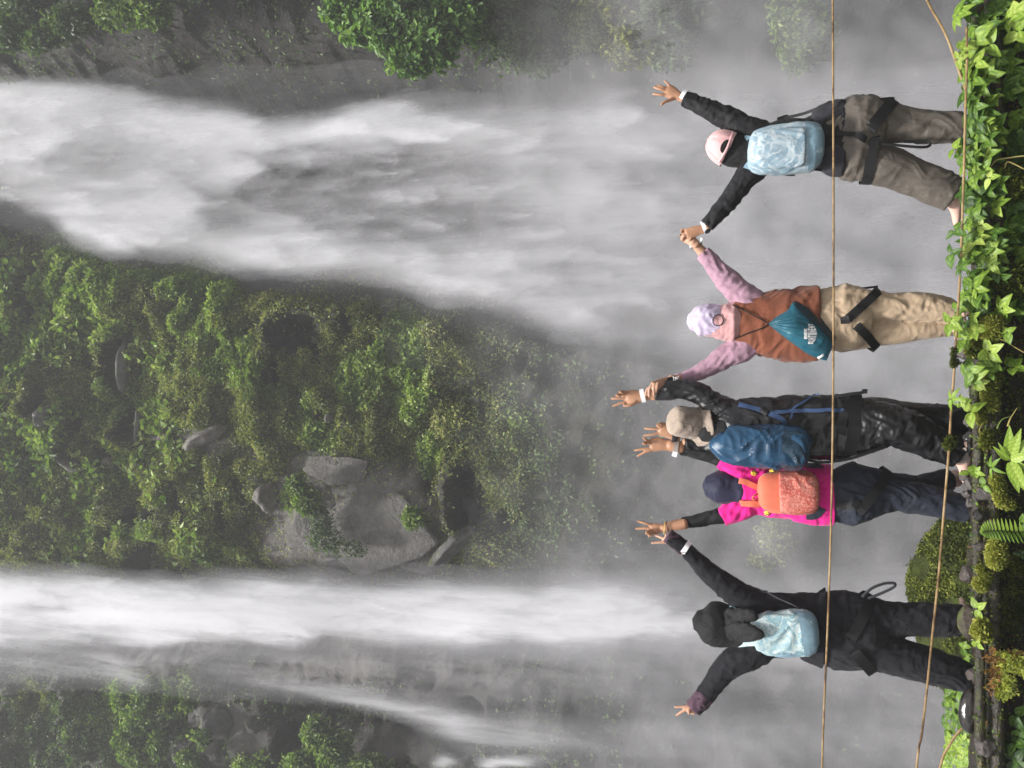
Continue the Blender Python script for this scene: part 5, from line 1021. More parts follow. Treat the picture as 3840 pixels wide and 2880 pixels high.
for (fx, fy) in ((880, 650), (985, 640), (955, 872)):
    S = Soup()
    for a_ in range(5):
        t = a_ * 2 * math.pi / 5; strap_on(S, bs, c, [(fx, fy), (fx + 16 * math.cos(t), fy + 14 * math.sin(t))], 12, D, .003)
    part('yellow_print', S, Dq, YEL)
Dp = D - .15; P_D = backpack('small orange backpack with a salmon pocket, on the pink shirt', at(c, 1080, 757, Dp))
k_ = [(902, 755, 30), (912, 755, 72), (950, 755, 102), (1030, 757, 113), (1130, 757, 116), (1205, 756, 108), (1236, 755, 84), (1247, 755, 46)]
link('pack_body', pack(c, k_, Dp, .085, 2.6, [W(0.0043, 8, .3, 3)]).mesh('pack_body'), P_D, ORANGE)
S = pack(c, [(1024, 757, 104), (1040, 757, 113), (1120, 757, 119), (1200, 756, 112), (1238, 755, 88), (1251, 755, 50)], Dp - .012, .092, 2.8, [W(0.0043, 10, .5, 6)]); D_pk = link('front_pocket', S.mesh('front_pocket'), P_D, SALMON)
bp = bvh_of(D_pk); S = Soup(); strap_on(S, bp, c, [(1048, 705), (1080, 700), (1130, 695), (1205, 690)], 8, D, .004); part('zip', S, P_D, fabric('red_zip', (.42, .06, .03), .6, .1, 300, 0))
S = Soup(); strap_on(S, bs, c, [(800, 690), (840, 705), (880, 722), (915, 735)], 30, D, .012); part('shoulder_strap', S, P_D, ORANGE)
S = Soup(); strap_on(S, bs, c, [(808, 812), (850, 815), (890, 820), (925, 825)], 36, D, .012); part('shoulder_strap', S, P_D, ORANGE)
S = Soup(); cord(S, c, [(905, 765, 0), (885, 775, -.03), (872, 790, -.03), (885, 800, -.03), (910, 790, 0)], .005, Dp - .02); part('grab_loop', S, P_D, ORANGE)

# ================================================================ person E: black headscarf, pale blue pack
D = 4.85; c = 'C4'
E = person('person in a black headscarf and black jacket, standing with legs apart', at(c, 2030, 840, D))
E_torso = [(680, 720, 138), (740, 705, 165), (820, 698, 178), (900, 697, 178), (1000, 695, 172), (1060, 700, 175), (1110, 714, 198), (1168, 722, 216)]
E_arm_r = [(850, 650, 84), (770, 590, 86), (700, 550, 82), (620, 495, 70), (550, 440, 60), (480, 382, 51), (410, 312, 43), (340, 248, 38), (290, 208, 37), (252, 180, 35)]
E_arm_l = [(850, 775, 84), (790, 825, 90), (760, 850, 88), (700, 880, 86), (640, 915, 80), (580, 965, 68), (530, 1030, 58), (485, 1095, 51), (440, 1150, 46), (398, 1192, 42)]
E_leg_r = [(1370, 648, 122), (1500, 660, 99), (1600, 666, 88), (1700, 668, 86), (1800, 670, 84), (1900, 672, 80), (2002, 672, 76)]
E_leg_l = [(1370, 830, 122), (1500, 856, 107), (1600, 886, 102), (1700, 916, 98), (1800, 946, 95), (1900, 975, 88), (1980, 1000, 80), (2025, 1012, 73)]
S = Soup(); head(S, c, 520, 700, 86, D, .12); tpx(S, c, [(570, 705, 52), (720, 715, 62)], D); tpx(S, c, E_torso, D, .76, .66); tpx(S, c, E_arm_r, D, .66); tpx(S, c, E_arm_l, D, .66); tpx(S, c, E_leg_r, D, .62); tpx(S, c, E_leg_l, D, .62)
z = 'Z3'; Dh = D + .05
palm(S, z, [(1330, 800, 120), (1220, 760, 130), (1080, 780, 120)], Dh); finger(S, z, [(1120, 830), (900, 842), (695, 858)], .0092, Dh); finger(S, z, [(1110, 780), (960, 710), (790, 640)], .0092, Dh, [0, .01, .03]); finger(S, z, [(1180, 740), (1100, 660), (1085, 600)], .0092, Dh, [-.01, -.02, -.02]); finger(S, z, [(1250, 700), (1215, 640), (1215, 600)], .0092, Dh); finger(S, z, [(1200, 720), (1150, 640), (1150, 610)], .0085, Dh, [.02, .02, .02])
z = 'Z6'; Dh = D - .01
palm(S, z, [(1400, 950, 190), (1200, 880, 190), (1060, 830, 150)], Dh); finger(S, z, [(1090, 760), (820, 785), (560, 785)], .0092, Dh); finger(S, z, [(1080, 860), (860, 985), (620, 1135)], .0095, Dh); finger(S, z, [(1180, 930), (1145, 1010), (1140, 1075)], .0098, Dh, [-.01, -.02, -.02]); finger(S, z, [(1100, 800), (1040, 830), (1080, 880)], .009, Dh, [.02, .035, .03]); finger(S, z, [(1120, 770), (1060, 780), (1100, 820)], .0085, Dh, [.025, .04, .035])
foot(S, c, 2008, 672, D, .1, 1); foot(S, c, 2040, 1010, D, -.35, 1)
bodyskin('body', E, SKIN2, S)
S = Soup(); tpx(S, c, [(1120, 722, 175), (1200, 722, 205), (1300, 735, 212), (1390, 743, 205), (1450, 752, 190)], D, 1, .64, wr=[W(0.0072, 9)]); tpx(S, c, E_leg_r, D, 1, .92, wr=[W(0.005, 10, .8, 2), W(0.0043, 20, -.9, 5)], flat=True); tpx(S, c, E_leg_l, D, 1, .92, wr=[W(0.005, 10, -.8, 7), W(0.0043, 20, .9, 2)], flat=True)
E_tr = solid('trousers', S, E, BLACKP, .0065, 2, [(.0075, 15, 2.4, .5, 2.0), (.006, 17, 2.6, -.6, 5.0), (.0025, 60, 12, 1.3, 8.0)])
S = Soup(); tpx(S, c, E_torso, D, 1, .68, wr=[W(0.0101, 9, .4, 1)], flat=True); tpx(S, c, E_arm_r, D, 1, .92, wr=[W(.005, 15, .8, 3), W(0.0043, 28, .3, 8)], flat=True); tpx(S, c, E_arm_l, D, 1, .92, wr=[W(.005, 15, -.8, 5), W(0.0043, 28, .3, 2)], flat=True)
E_j = solid('jacket', S, E, JACK, .0065, 2, [(.006, 17, 3, .9, 1.0), (.0025, 36, 7, -.6, 6.0)])
S = Soup(); tpx(S, c, [(372, 278, 38), (320, 232, 41), (270, 192, 41), (240, 170, 40)], D + .01, 1.05, .92, wr=[W(0.0058, 22, .8, 4)], flat=True); solid('sleeve_cuff', S, E, MAROON, .006, 2)
S = Soup(); tpx(S, c, [(470, 1118, 50), (430, 1160, 50), (395, 1196, 46)], D, 1.05, .92, wr=[W(0.0072, 22, .8, 4)], flat=True); solid('sleeve_cuff', S, E, MAROON, .006, 2)
S = Soup(); tpx(S, c, [(440, 680, 70), (475, 688, 108), (530, 695, 124), (580, 705, 118), (630, 712, 108), (690, 715, 118)], D, 1, .98, wr=[W(0.0058, 9, .7, 4)]); tpx(S, c, [(600, 650, 40, -.08), (650, 660, 50, -.12), (720, 650, 46, -.17), (765, 640, 20, -.20)], D, 1, .45, wr=[W(0.0087, 20, .8, 2)]); tpx(S, c, [(600, 740, 46, -.09), (660, 740, 56, -.15), (730, 745, 46, -.215), (780, 755, 26, -.25), (815, 762, 8, -.252)], D, 1, .4, wr=[W(0.0087, 20, .8, 7)])
tpx(S, c, [(610, 615, 26, -.06), (640, 690, 40, -.12), (625, 780, 24, -.07)], D, 1, .6, wr=[W(0.0087, 24, .6, 5)])
E_hj = solid('headscarf', S, E, SCARFB, .006, 2, [(.004, 26, 6, .9, 2.0)])
bv = bvh_of(E_tr, E_j)
S = Soup(); strap_ring(S, bv, c, (1425, 545), (1290, 755), 56, D); strap_ring(S, bv, c, (1300, 775), (1435, 948), 56, D); strap_on(S, bv, c, [(1262, 768), (1290, 766), (1312, 772)], 44, D, .008); part('harness', S, E, WEB)
S = Soup(); free_strap(S, c, [(1395, 535, -.08), (1450, 485, -.1), (1520, 457, -.1), (1570, 452, -.1), (1590, 458, -.1), (1580, 478, -.09), (1520, 508, -.08), (1430, 545, -.07)], 15, D); part('harness_loop', S, E, CHAR)
S = Soup(); free_strap(S, 'Z3', [(1545, 1130, -.045), (1610, 1040, -.05), (1680, 930, -.045), (1760, 820, -.02)], 125, D); part('wristband', S, E, WHITE)
S = Soup(); free_strap(S, 'Z3', [(1560, 1210, -.02), (1570, 1160, -.035), (1590, 1110, -.045)], 100, D - .005); part('band_clasp', S, E, TAUPE)
Dp = D - .17; P_E = backpack('pale blue leaf-print backpack half under a black scarf tail', at(c, 930, 750, Dp))
k_ = [(728, 765, 20), (745, 758, 78), (800, 752, 106), (900, 750, 121), (1000, 746, 128), (1070, 742, 121), (1112, 740, 98), (1130, 740, 56)]
link('pack_body', pack(c, k_, Dp + .02, .085, 2.5, [W(0.0087, 9, .4, 3)]).mesh('pack_body'), P_E, PBLUE2)
link('base_panel', pack(c, [(1030, 745, 129), (1070, 742, 124), (1110, 740, 104), (1134, 740, 60)], Dp + .018, .089, 2.5, [W(0.0043, 9, .4, 3)], flat=True).mesh('base_panel'), P_E, PLAINB)
link('side_pocket', pack(c, [(850, 845, 10), (890, 862, 18), (950, 858, 26), (1030, 845, 22), (1050, 838, 8)], Dp, .05, 2.2, [W(0.0072, 12, .4, 4)]).mesh('side_pocket'), P_E, PLAINB)
S = Soup(); strap_on(S, bv, c, [(620, 608), (640, 616), (660, 628)], 40, D, .01); part('shoulder_strap', S, P_E, PLAINB)
S = Soup(); strap_on(S, bv, c, [(622, 812), (680, 806), (740, 800), (780, 800)], 34, D, .012); part('shoulder_strap', S, P_E, PBLUE2)
bp = bvh_of(*[o for o in P_E.children][:2]); S = Soup(); strap_on(S, bp, c, [(840, 690), (845, 740), (835, 800)], 6, D, .004); part('zip', S, P_E, ZIP); S = Soup(); strap_on(S, bp, c, [(1030, 628), (1034, 700), (1036, 780), (1030, 850)], 6, D, .005); part('zip', S, P_E, ZIP)
S = Soup(); free_strap(S, c, [(770, 490, .0), (800, 500, -.03), (835, 505, -.03)], 14, D); part('webbing', S, P_E, CHAR); S = Soup(); free_strap(S, c, [(830, 505, -.03), (900, 545, -.1), (980, 580, -.14), (1045, 618, -.15)], 7, D); part('webbing', S, P_E, CHAR)
# ================================================================ the ledge they stand on
rl = random.Random(9)
e_ = NT('wet_soil'); v = e_.coord()
ec = e_.ramp(e_.noise(v, 9, 8, .7), [(.3, (.006, .005, .004)), (.55, (.022, .017, .012)), (.78, (.06, .048, .034))])
gm = e_.ramp(e_.noise(v, 7, 6, .7), [(.54, (0,) * 3), (.66, (.7,) * 3)]); ec = e_.mix(gm, ec, e_.ramp(e_.noise(v, 60, 4), [(.3, (.016, .024, .005)), (.7, (.075, .085, .016))]))
e_.bsdf(ec, .42, e_.bump(e_.math('ADD', e_.noise(v, 25, 8, .7), e_.math('MULTIPLY', e_.noise(v, 120, 4), .4)), .9, .02), .45); SOIL = e_.m
xs_ = np.arange(-4.2, 4.2, .02); prof = [(6.1, -5), (5.6, -2), (5.3, -.8), (5.16, -.36), (5.08, -.17), (5.02, -.08), (4.95, -.03), (4.88, -.015), (4.72, -.022), (4.64, -.035), (4.60, -.055), (4.62, -.078), (4.72, -.088), (4.86, -.10), (4.92, -.14), (4.90, -.2), (4.84, -.3), (4.78, -.5), (4.7, -1), (4.5, -2.5), (4.2, -5)]
pp = []
for (y0, z0), (y1, z1) in zip(prof[:-1], prof[1:]):
    for k in range(4): pp.append((y0 + (y1 - y0) * k / 4, z0 + (z1 - z0) * k / 4))
pp.append(prof[-1]); pp = np.array(pp)
LX, LI = np.meshgrid(xs_, np.arange(len(pp)), indexing='ij'); LY = pp[LI, 0]; LZ = pp[LI, 1]
q1 = fbm(LX / .16, (LY + LZ) / .12, 61, 4) - .5; q2 = fbm(LX / .05, (LY - LZ) / .05, 63, 3) - .5
tag(link('ledge', mesh_np('ledge', np.stack([LX, LY + .05 * q1 + .015 * q2, LZ + .028 * q1 + .012 * q2 + .018 * (fbm(LX / .7, LX * 0, 67, 2) - .5)], -1).reshape(-1, 3), grid_faces(*LX.shape)), None, SOIL), 'wet earth and rock ledge', 'ledge', kind='structure')
# two mossy logs along its edge
lg = NT('wet_log'); v = lg.coord('Object', (.35, 1, 1))
lc = lg.ramp(lg.noise(v, 22, 8, .7), [(.3, (.010, .008, .006)), (.55, (.035, .027, .02)), (.78, (.09, .075, .06))]); lm = lg.ramp(lg.noise(lg.coord(), 9, 6, .7), [(.52, (0,) * 3), (.64, (.8,) * 3)])
lc = lg.mix(lm, lc, lg.ramp(lg.noise(lg.coord(), 90, 3), [(.3, (.02, .028, .006)), (.7, (.10, .11, .02))])); lg.bsdf(lc, .38, lg.bump(lg.math('ADD', lg.noise(v, 40, 6, .7), lg.math('MULTIPLY', lg.noise(lg.coord(), 130, 3), .4)), .9, .012), .5); LOG = lg.m
def log(label, pts, r, D, sd):
    S = Soup(); P = resample([at('S', x, y, D) for x, y in pts], .03); n = len(P)
    R_ = [r * (1 + .22 * noise.noise(Vector((k * .13, sd, 0)))) for k in range(n)]; P = [p + Vector((0, noise.noise(Vector((k * .07, 3, sd))) * .012, noise.noise(Vector((k * .09, sd, 7))) * .010)) for k, p in enumerate(P)]
    tube(S, P, R_, R_, m=n * 2, n=24, wr=[(r * .16, 20, .4, sd)], ref=Vector((0, 1, .01))); o = part('log', S, None, LOG); return tag(o, label, 'log')
log('upper wet black log along the edge of the ledge', [(3672, -900), (3668, 700), (3664, 1500), (3666, 2100), (3672, 2500), (3700, 3700)], .021, 4.585, 2.0)
log('lower mossy brown log under the upper log, above the dark hollow', [(3734, -900), (3732, 700), (3728, 1500), (3722, 2200), (3730, 2500), (3750, 3700)], .027, 4.60, 5.0)
# ---------------------------------------------------------------- stones
BLK = rock_mat('wet_black_stone', (.006, .005, .004), (.012, .010, .008), (.025, .021, .016), .10, 6, .8, 0, .12); GRY = rock_mat('wet_grey_stone', (.035, .03, .027), (.085, .075, .07), (.17, .155, .145), .3, 14, .5); BRN = rock_mat('mossy_brown_stone', (.02, .015, .011), (.06, .045, .033), (.13, .10, .08), .4, 12, .45, 1); PUR = rock_mat('purple_brown_stone', (.035, .028, .025), (.075, .060, .055), (.15, .125, .115), .35, 12, .45)
MOSSB = NT('boulder_moss'); v = MOSSB.coord()
bc = MOSSB.ramp(MOSSB.noise(v, 5, 8, .7), [(.34, (.03, .026, .02)), (.47, (.035, .045, .010)), (.6, (.065, .085, .016)), (.72, (.16, .20, .04))])
MOSSB.bsdf(bc, .8, MOSSB.bump(MOSSB.math('ADD', MOSSB.noise(v, 14, 8, .7), MOSSB.math('MULTIPLY', MOSSB.noise(v, 80, 3), .4)), .9, .05), .2)
def stone(c, x, y, rx, ry, D, mat, label, seed, rough=.2, flat=.7, depth=1.0, rot=0, name='stone', sub=4):
    k = mpx(c, D); p = at(c, x, y, D); me = rock_mesh((0, 0, 0), ry * k, min(rx, ry) * k * depth, rx * k, seed, sub, rough, flat, rot); me['local'] = 1
    o = link(name, me, None, mat); o.location = p; return tag(o, label, 'stone' if name == 'stone' else 'boulder')
stone('L1', 685, 915, 122, 265, 4.66, BLK, 'glossy wet black boulder on the ledge end nearest the photo edge', 3, .06, .86, .8, .06, 'boulder', 5)
stone('L2', 640, 1440, 120, 190, 4.68, BRN, 'mossy brown boulder in front of the foot of the person in the black headscarf', 4, .14, .75, .8, 0, 'boulder')
stone('L1', 720, 440, 90, 95, 4.70, PUR, 'purple-brown stone with a pale edge between foot and log', 5, .2, .6, .7)
stone('L1', 885, 1370, 135, 125, 4.58, GRY, 'rough grey stone beside the glossy black boulder', 6, .3, .62, .8, .3)
stone('L1', 640, 1480 + 60, 70, 80, 4.72, BRN, 'dark stone at the end of the ledge', 16, .25, .7, .8) if False else None
stone('L2', 770, 490, 80, 60, 4.55, GRY, 'small angular pale grey stone set in the ledge below the fern', 7, .3, .5, .7, -.3)
stone('L2', 630, 840, 100, 95, 4.74, PUR, 'dark wet stone in front of the mossy green boulder', 8, .2, .65, .9)
stone('L2', 770, 110, 70, 70, 4.57, BLK, 'round dark stone in the ledge under the navy trouser leg', 9, .15, .8, .8)
stone('L3', 850, 1500, 105, 90, 4.55, GRY, 'flat grey-brown stone between the logs below the navy trousers', 10, .2, .55, .5, .3)
stone('L3', 625, 605, 46, 60, 4.68, GRY, 'small grey stone behind the black rain trousers', 11, .25, .6, .9)
stone('L3', 645, 790, 70, 70, 4.66, BLK, 'dark stone beside the sandal heel', 12, .2, .65, .9)
stone('L3', 585, 1280, 55, 75, 4.76, PUR, 'brown stone between the two persons standing closest together', 13, .2, .7, .9)
stone('L3', 640, 1400, 75, 95, 4.66, GRY, 'lumpy grey stone with a hollow, under the lifted foot', 14, .3, .65, .9)
stone('L3', 625, 1500, 60, 50, 4.64, GRY, 'small knobbly stone beside the lumpy grey stone', 15, .3, .65, .9)
stone('L3', 665, 1610, 60, 60, 4.62, GRY, 'small knobbly stone under the navy trouser leg', 18, .3, .65, .9)
stone('L4', 590, 1400, 90, 90, 4.66, GRY, 'dark grey stone on the ledge beneath the mossy cable', 17, .25, .6, .9)
stone('L4', 620, 1580, 60, 80, 4.70, BLK, 'black wet stone next to the quilted pale leaf', 19, .25, .65, .9)
stone('L5', 700, 420, 60, 60, 4.72, GRY, 'light grey stone glimpsed between leaves by the wide-set feet', 20, .25, .6, .9)
b_o = stone('S', 3655, 2240, 190, 330, 6.9, MOSSB.m, 'big green mossy boulder behind the ledge and the black trouser legs', 23, .22, .72, .8, .12, 'boulder', 6)
me = b_o.data; P = np.array([v.co for v in me.vertices]); N = np.array([v.normal for v in me.vertices]); r_ = np.random.default_rng(3)
ok = np.where((N[:, 2] > -.3) & (N[:, 1] < .6) & (fbm(P[:, 0] * 5, P[:, 2] * 5 + P[:, 1] * 3, 71, 3) > .40))[0]; idx = r_.choice(ok, 24000)
V, F, tt = leaf_cloud(P[idx] + r_.normal(0, .008, (24000, 3)), N[idx], .017, np.clip(r_.normal(.30, .18, 24000) + .9 * (fbm(P[idx][:, 0] * 9, P[idx][:, 2] * 9 + P[idx][:, 1] * 5, 75, 3) - .45), 0, 1), .6, .3, seed=3)
MOSSL = leaf_mat('moss_leaf', [(0, (.024, .036, .006)), (.45, (.11, .135, .020)), (.8, (.27, .29, .05)), (1, (.42, .42, .10))], .3, .6, .25)
me2 = mesh_np('boulder_moss', V, F, {'tint': tt}, False); o2 = bpy.data.objects.new('moss', me2); COL.objects.link(o2); o2.parent = b_o; me2.materials.append(MOSSL)
# ---------------------------------------------------------------- moss cushions
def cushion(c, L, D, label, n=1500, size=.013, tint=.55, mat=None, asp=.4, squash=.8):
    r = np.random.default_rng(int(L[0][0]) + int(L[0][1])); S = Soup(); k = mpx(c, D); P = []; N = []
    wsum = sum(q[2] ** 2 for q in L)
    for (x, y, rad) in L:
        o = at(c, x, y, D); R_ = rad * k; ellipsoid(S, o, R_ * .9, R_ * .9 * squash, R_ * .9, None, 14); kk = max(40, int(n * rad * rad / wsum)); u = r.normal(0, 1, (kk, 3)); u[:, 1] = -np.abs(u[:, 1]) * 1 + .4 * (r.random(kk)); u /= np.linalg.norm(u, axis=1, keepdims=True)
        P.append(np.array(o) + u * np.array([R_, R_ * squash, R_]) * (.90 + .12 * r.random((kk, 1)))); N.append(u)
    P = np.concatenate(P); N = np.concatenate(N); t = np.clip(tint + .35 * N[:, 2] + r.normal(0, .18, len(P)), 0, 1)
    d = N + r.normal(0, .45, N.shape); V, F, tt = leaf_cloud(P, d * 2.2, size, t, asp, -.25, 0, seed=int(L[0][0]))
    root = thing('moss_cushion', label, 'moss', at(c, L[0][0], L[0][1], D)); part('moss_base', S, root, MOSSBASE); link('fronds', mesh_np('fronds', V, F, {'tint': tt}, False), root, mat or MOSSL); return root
mb = NT('moss_base'); v = mb.coord(); mb.bsdf(mb.ramp(mb.noise(v, 60, 4), [(.3, (.012, .016, .003)), (.7, (.05, .06, .010))]), .95, mb.bump(mb.noise(v, 150, 3), .8, .01), .1); MOSSBASE = mb.m
cushion('L4', [(930, 1100, 135)], 4.52, 'round yellow-green moss ball on the ledge face', 2600, .016, .62)
cushion('L3', [(950, 70, 75), (900, 160, 75), (900, 260, 75), (915, 350, 72), (930, 420, 50)], 4.54, 'long curved moss cushion on the ledge below the yellow leaf', 2600, .016, .6)
cushion('L3', [(990, 1340, 62), (1010, 1430, 60), (1030, 1520, 58), (1060, 1590, 60), (1140, 1630, 46)], 4.52, 'curving bright moss cushion below the big star-shaped plant', 2600, .016, .68)
cushion('L2', [(990, 500, 85), (985, 590, 92), (980, 670, 82)], 4.52, 'upright yellow moss cushion under the fern', 2400, .017, .75)
cushion('L2', [(790, 965, 68), (850, 870, 50), (790, 780, 40)], 4.55, 'small yellow moss tuft on the upper log', 1300, .016, .7)
cushion('L3', [(800, 560, 55), (790, 470, 60), (760, 440, 45)], 4.55, 'small moss tuft behind the single broad leaf', 1200, .015, .55)
cushion('L3', [(870, 800, 60), (860, 870, 50), (900, 760, 36)], 4.55, 'thin brownish moss patch between the logs', 900, .018, .45)
cushion('L2', [(800, 1480, 60), (790, 1560, 66), (850, 1600, 50), (840, 1500, 40)], 4.55, 'pale green tuft of tiny round leaves on the mossy brown boulder', 700, .022, .75, asp=.9)
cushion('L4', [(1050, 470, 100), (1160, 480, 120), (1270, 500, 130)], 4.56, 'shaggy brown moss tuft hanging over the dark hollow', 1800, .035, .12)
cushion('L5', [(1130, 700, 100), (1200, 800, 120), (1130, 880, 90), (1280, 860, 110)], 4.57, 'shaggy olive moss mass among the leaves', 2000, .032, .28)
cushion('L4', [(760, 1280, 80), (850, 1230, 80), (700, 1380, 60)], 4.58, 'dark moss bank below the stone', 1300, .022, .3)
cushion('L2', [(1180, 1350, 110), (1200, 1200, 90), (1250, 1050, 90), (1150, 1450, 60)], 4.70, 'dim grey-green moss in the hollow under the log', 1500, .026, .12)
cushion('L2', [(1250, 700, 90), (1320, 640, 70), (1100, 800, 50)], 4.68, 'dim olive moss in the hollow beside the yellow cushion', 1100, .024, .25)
cushion('L3', [(420, 850, 34), (385, 900, 30), (455, 835, 24), (400, 820, 22)], 4.43, 'moss clump grown round the lower steel cable', 500, .018, .12)
cushion('L4', [(460, 1370, 16), (452, 1440, 16), (455, 1500, 18), (450, 1550, 18), (500, 1520, 14)], 4.44, 'scraps of moss clinging to the lower steel cable', 420, .015, .1)
# ---------------------------------------------------------------- broad leaves
def leaf_geo(S, base, d, nr, L, Wd, curl=.3, fold=.25, nv=9, nu=7, quilt=.0, tip=1.0):
    """one broad leaf with midrib, side veins and a drooping tip; returns a tint for each vertex"""
    d = d.normalized(); s = d.cross(nr).normalized(); nr = s.cross(d).normalized(); V = []; F = []; T = []; p = Vector(base); st = L / nv
    for i in range(nv + 1):
        t = i / nv; w_ = Wd * .5 * (math.sin(math.pi * min(1, t * .96 + .04) ** .72) ** .85) * (1 - .25 * t * tip) + .0006
        if i == nv: w_ = .0007
        for j in range(nu + 1):
            b = j / nu * 2 - 1; h = fold * abs(b) * w_ - .35 * fold * b * b * w_ * 1.2; rp = quilt * Wd * math.sin((t * 7 - abs(b) * 1.1) * math.pi * 2) * (1 - abs(b)) * abs(b) * 2.5
            V.append(p + s * (b * w_) + nr * (h + rp)); T.append(.24 * (1 - min(1, abs(b) * 5)) + .15 * math.sin((t * 7 - abs(b) * 1.1) * 2 * math.pi) * (1 if quilt else .3))
        d = (d - nr * (curl * (.4 + 1.2 * t) / nv)).normalized(); nr = s.cross(d).normalized(); p = p + d * st
    for i in range(nv):
        for j in range(nu): a = i * (nu + 1) + j; F.append((a, a + 1, a + nu + 2, a + nu + 1))
    S.add(V, F); return T
LEAFG = leaf_mat('ledge_leaf', [(0, (.018, .045, .012)), (.3, (.055, .12, .018)), (.55, (.135, .235, .028)), (.8, (.27, .385, .055)), (1, (.42, .50, .13))], .30, .46, .3)
STEM = fabric('plant_stem', (.07, .085, .03), .6, .3, 200, .2)
def plant(name, label, c, x, y, D, size, kind, tint, seed, group=None, cat='plant', face=None, root_at=None):
    r = random.Random(seed); o = at(c, x, y, D); k = mpx(c, D); L = size * k; S = Soup(); T = []
    if kind == 'rosette':
        ax = face or Vector((r.gauss(0, .25), -.62 + r.gauss(0, .15), .72 + r.gauss(0, .15))); n = r.randint(4, 6); asp = .58; q = .055; curl = (.5, 1.0)
    elif kind == 'pair':
        ax = face or Vector((r.gauss(0, .35), -.75, .55 + r.gauss(0, .2))); n = r.randint(3, 4); asp = .66; q = .02; curl = (.3, .8)
    elif kind == 'single':
        ax = face or Vector((r.gauss(0, .3), -.8, .5)); n = 1; asp = .56; q = .015; curl = (.2, .5)
    else:
        ax = face or Vector((r.gauss(0, .2), -.5, .8)); n = r.randint(4, 6); asp = .28; q = .0; curl = (.7, 1.3)
    ax.normalize(); e1 = ax.cross(Vector((.2, .1, 1))).normalized(); e2 = ax.cross(e1); ph = r.random() * 6.28
    for i in range(n):
        th = ph + 2 * math.pi * (i + r.gauss(0, .12)) / n; d = e1 * math.cos(th) + e2 * math.sin(th) + ax * r.uniform(.15, .5)
        d.z -= .28
        if d.z > .35: d.z *= .35
        l = L * r.uniform(.7, 1.12) * (1 if n > 1 else 1.2); t = leaf_geo(S, o + d.normalized() * (L * .06), d, ax, l, l * asp * r.uniform(.88, 1.12), r.uniform(*curl), r.uniform(.15, .4), quilt=q)
        b = tint + r.gauss(0, .07); T += [min(1, max(0, b + u)) for u in t]
    root = thing(name, label, cat, o, group); me = S.mesh('leaves'); a_ = me.attributes.new('tint', 'FLOAT', 'POINT'); a_.data.foreach_set('value', np.array(T, np.float32))
    for p in me.polygons: p.use_smooth = True
    link('leaves', me, root, LEAFG); S = Soup(); e = root_at or (o + Vector((r.gauss(0, .04), .12, -.05 - .03 * r.random()))); P = [o, o.lerp(e, .5) + Vector((0, 0, -.015)), e]; tube(S, P, [.0022, .0026, .003], [.0022, .0026, .003], m=8, n=6); part('stem', S, root, STEM); return root
GQ = 'quilted leaf rosettes growing over the ledge'; LQ = 'quilted green leaf rosette growing over the mossy ledge'
GP = 'smooth pale leaf sprigs growing over the ledge'; LP = 'smooth pale green leaf sprig growing on the ledge'
GK = 'shaded leaf sprigs in the hollow of the ledge'; LK = 'green leaf sprig under the ledge, shade put into its darker tint'  # lower leaf tint paints the shade of the hollow into these sprigs
sd = 100
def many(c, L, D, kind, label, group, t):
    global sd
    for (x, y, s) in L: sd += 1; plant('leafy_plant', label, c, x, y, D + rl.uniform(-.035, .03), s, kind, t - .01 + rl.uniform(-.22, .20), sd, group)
many('L6', [(620, 40, 230), (500, 190, 190), (680, 1000, 170), (640, 1120, 230), (760, 1090, 170), (690, 1330, 170), (860, 1270, 150), (840, 1430, 170), (740, 1520, 170), (790, 1600, 150), (570, 930, 150), (870, 940, 170), (620, 1230, 150)], 4.51, 'rosette', LQ, GQ, .50)
many('L5', [(700, 200, 190), (840, 260, 160), (700, 60, 160), (800, 30, 150), (880, 430, 150), (540, 430, 190), (700, 560, 120), (740, 700, 110), (700, 930, 170), (870, 890, 170), (980, 1080, 190), (720, 1120, 180), (700, 1220, 170), (960, 1400, 170), (700, 1480, 170), (950, 1560, 170), (800, 1620, 160), (1040, 760, 150), (650, 1330, 110), (850, 600, 120)], 4.51, 'rosette', LQ, GQ, .52)
many('L4', [(960, 50, 160), (900, 140, 140), (790, 330, 150), (790, 480, 160), (690, 600, 200), (760, 660, 180), (700, 770, 150), (720, 890, 150), (930, 310, 120), (490, 930, 110), (1060, 850, 190), (640, 700, 120), (600, 520, 110)], 4.51, 'rosette', LQ, GQ, .52)
many('L6', [(720, 480, 210), (880, 560, 220), (720, 790, 220), (560, 620, 130), (500, 740, 130), (620, 860, 180), (860, 1600, 150), (1150, 230, 210), (1250, 170, 180), (1240, 390, 170), (910, 320, 110)], 4.49, 'pair', LP, GP, .74)
many('L5', [(870, 140, 110), (680, 790, 120), (900, 720, 120), (800, 1310, 110), (450, 360, 130), (650, 470, 100), (740, 420, 90)], 4.49, 'pair', LP, GP, .66)
many('L4', [(700, 20, 190), (680, 190, 100), (800, 170, 130), (400, 1030, 150), (520, 1110, 170), (690, 1120, 180), (560, 1230, 180), (500, 830, 110), (900, 1390, 230), (810, 1510, 150), (660, 1630, 180), (960, 1550, 140), (900, 1650, 130), (1190, 1590, 180), (1120, 1150, 130), (690, 970, 100)], 4.49, 'pair', LP, GP, .70)
many('L3', [(660, 40, 180), (770, 115, 110), (650, 480, 190), (560, 365, 120), (650, 1240, 110), (740, 1220, 90), (830, 1390, 110)], 4.50, 'pair', LP, GP, .68)
many('L6', [(1010, 720, 220), (1180, 900, 200), (1260, 1090, 180), (1290, 1200, 170), (1140, 1110, 110), (1290, 520, 180), (960, 930, 150)], 4.60, 'rosette', LK, GK, .40)
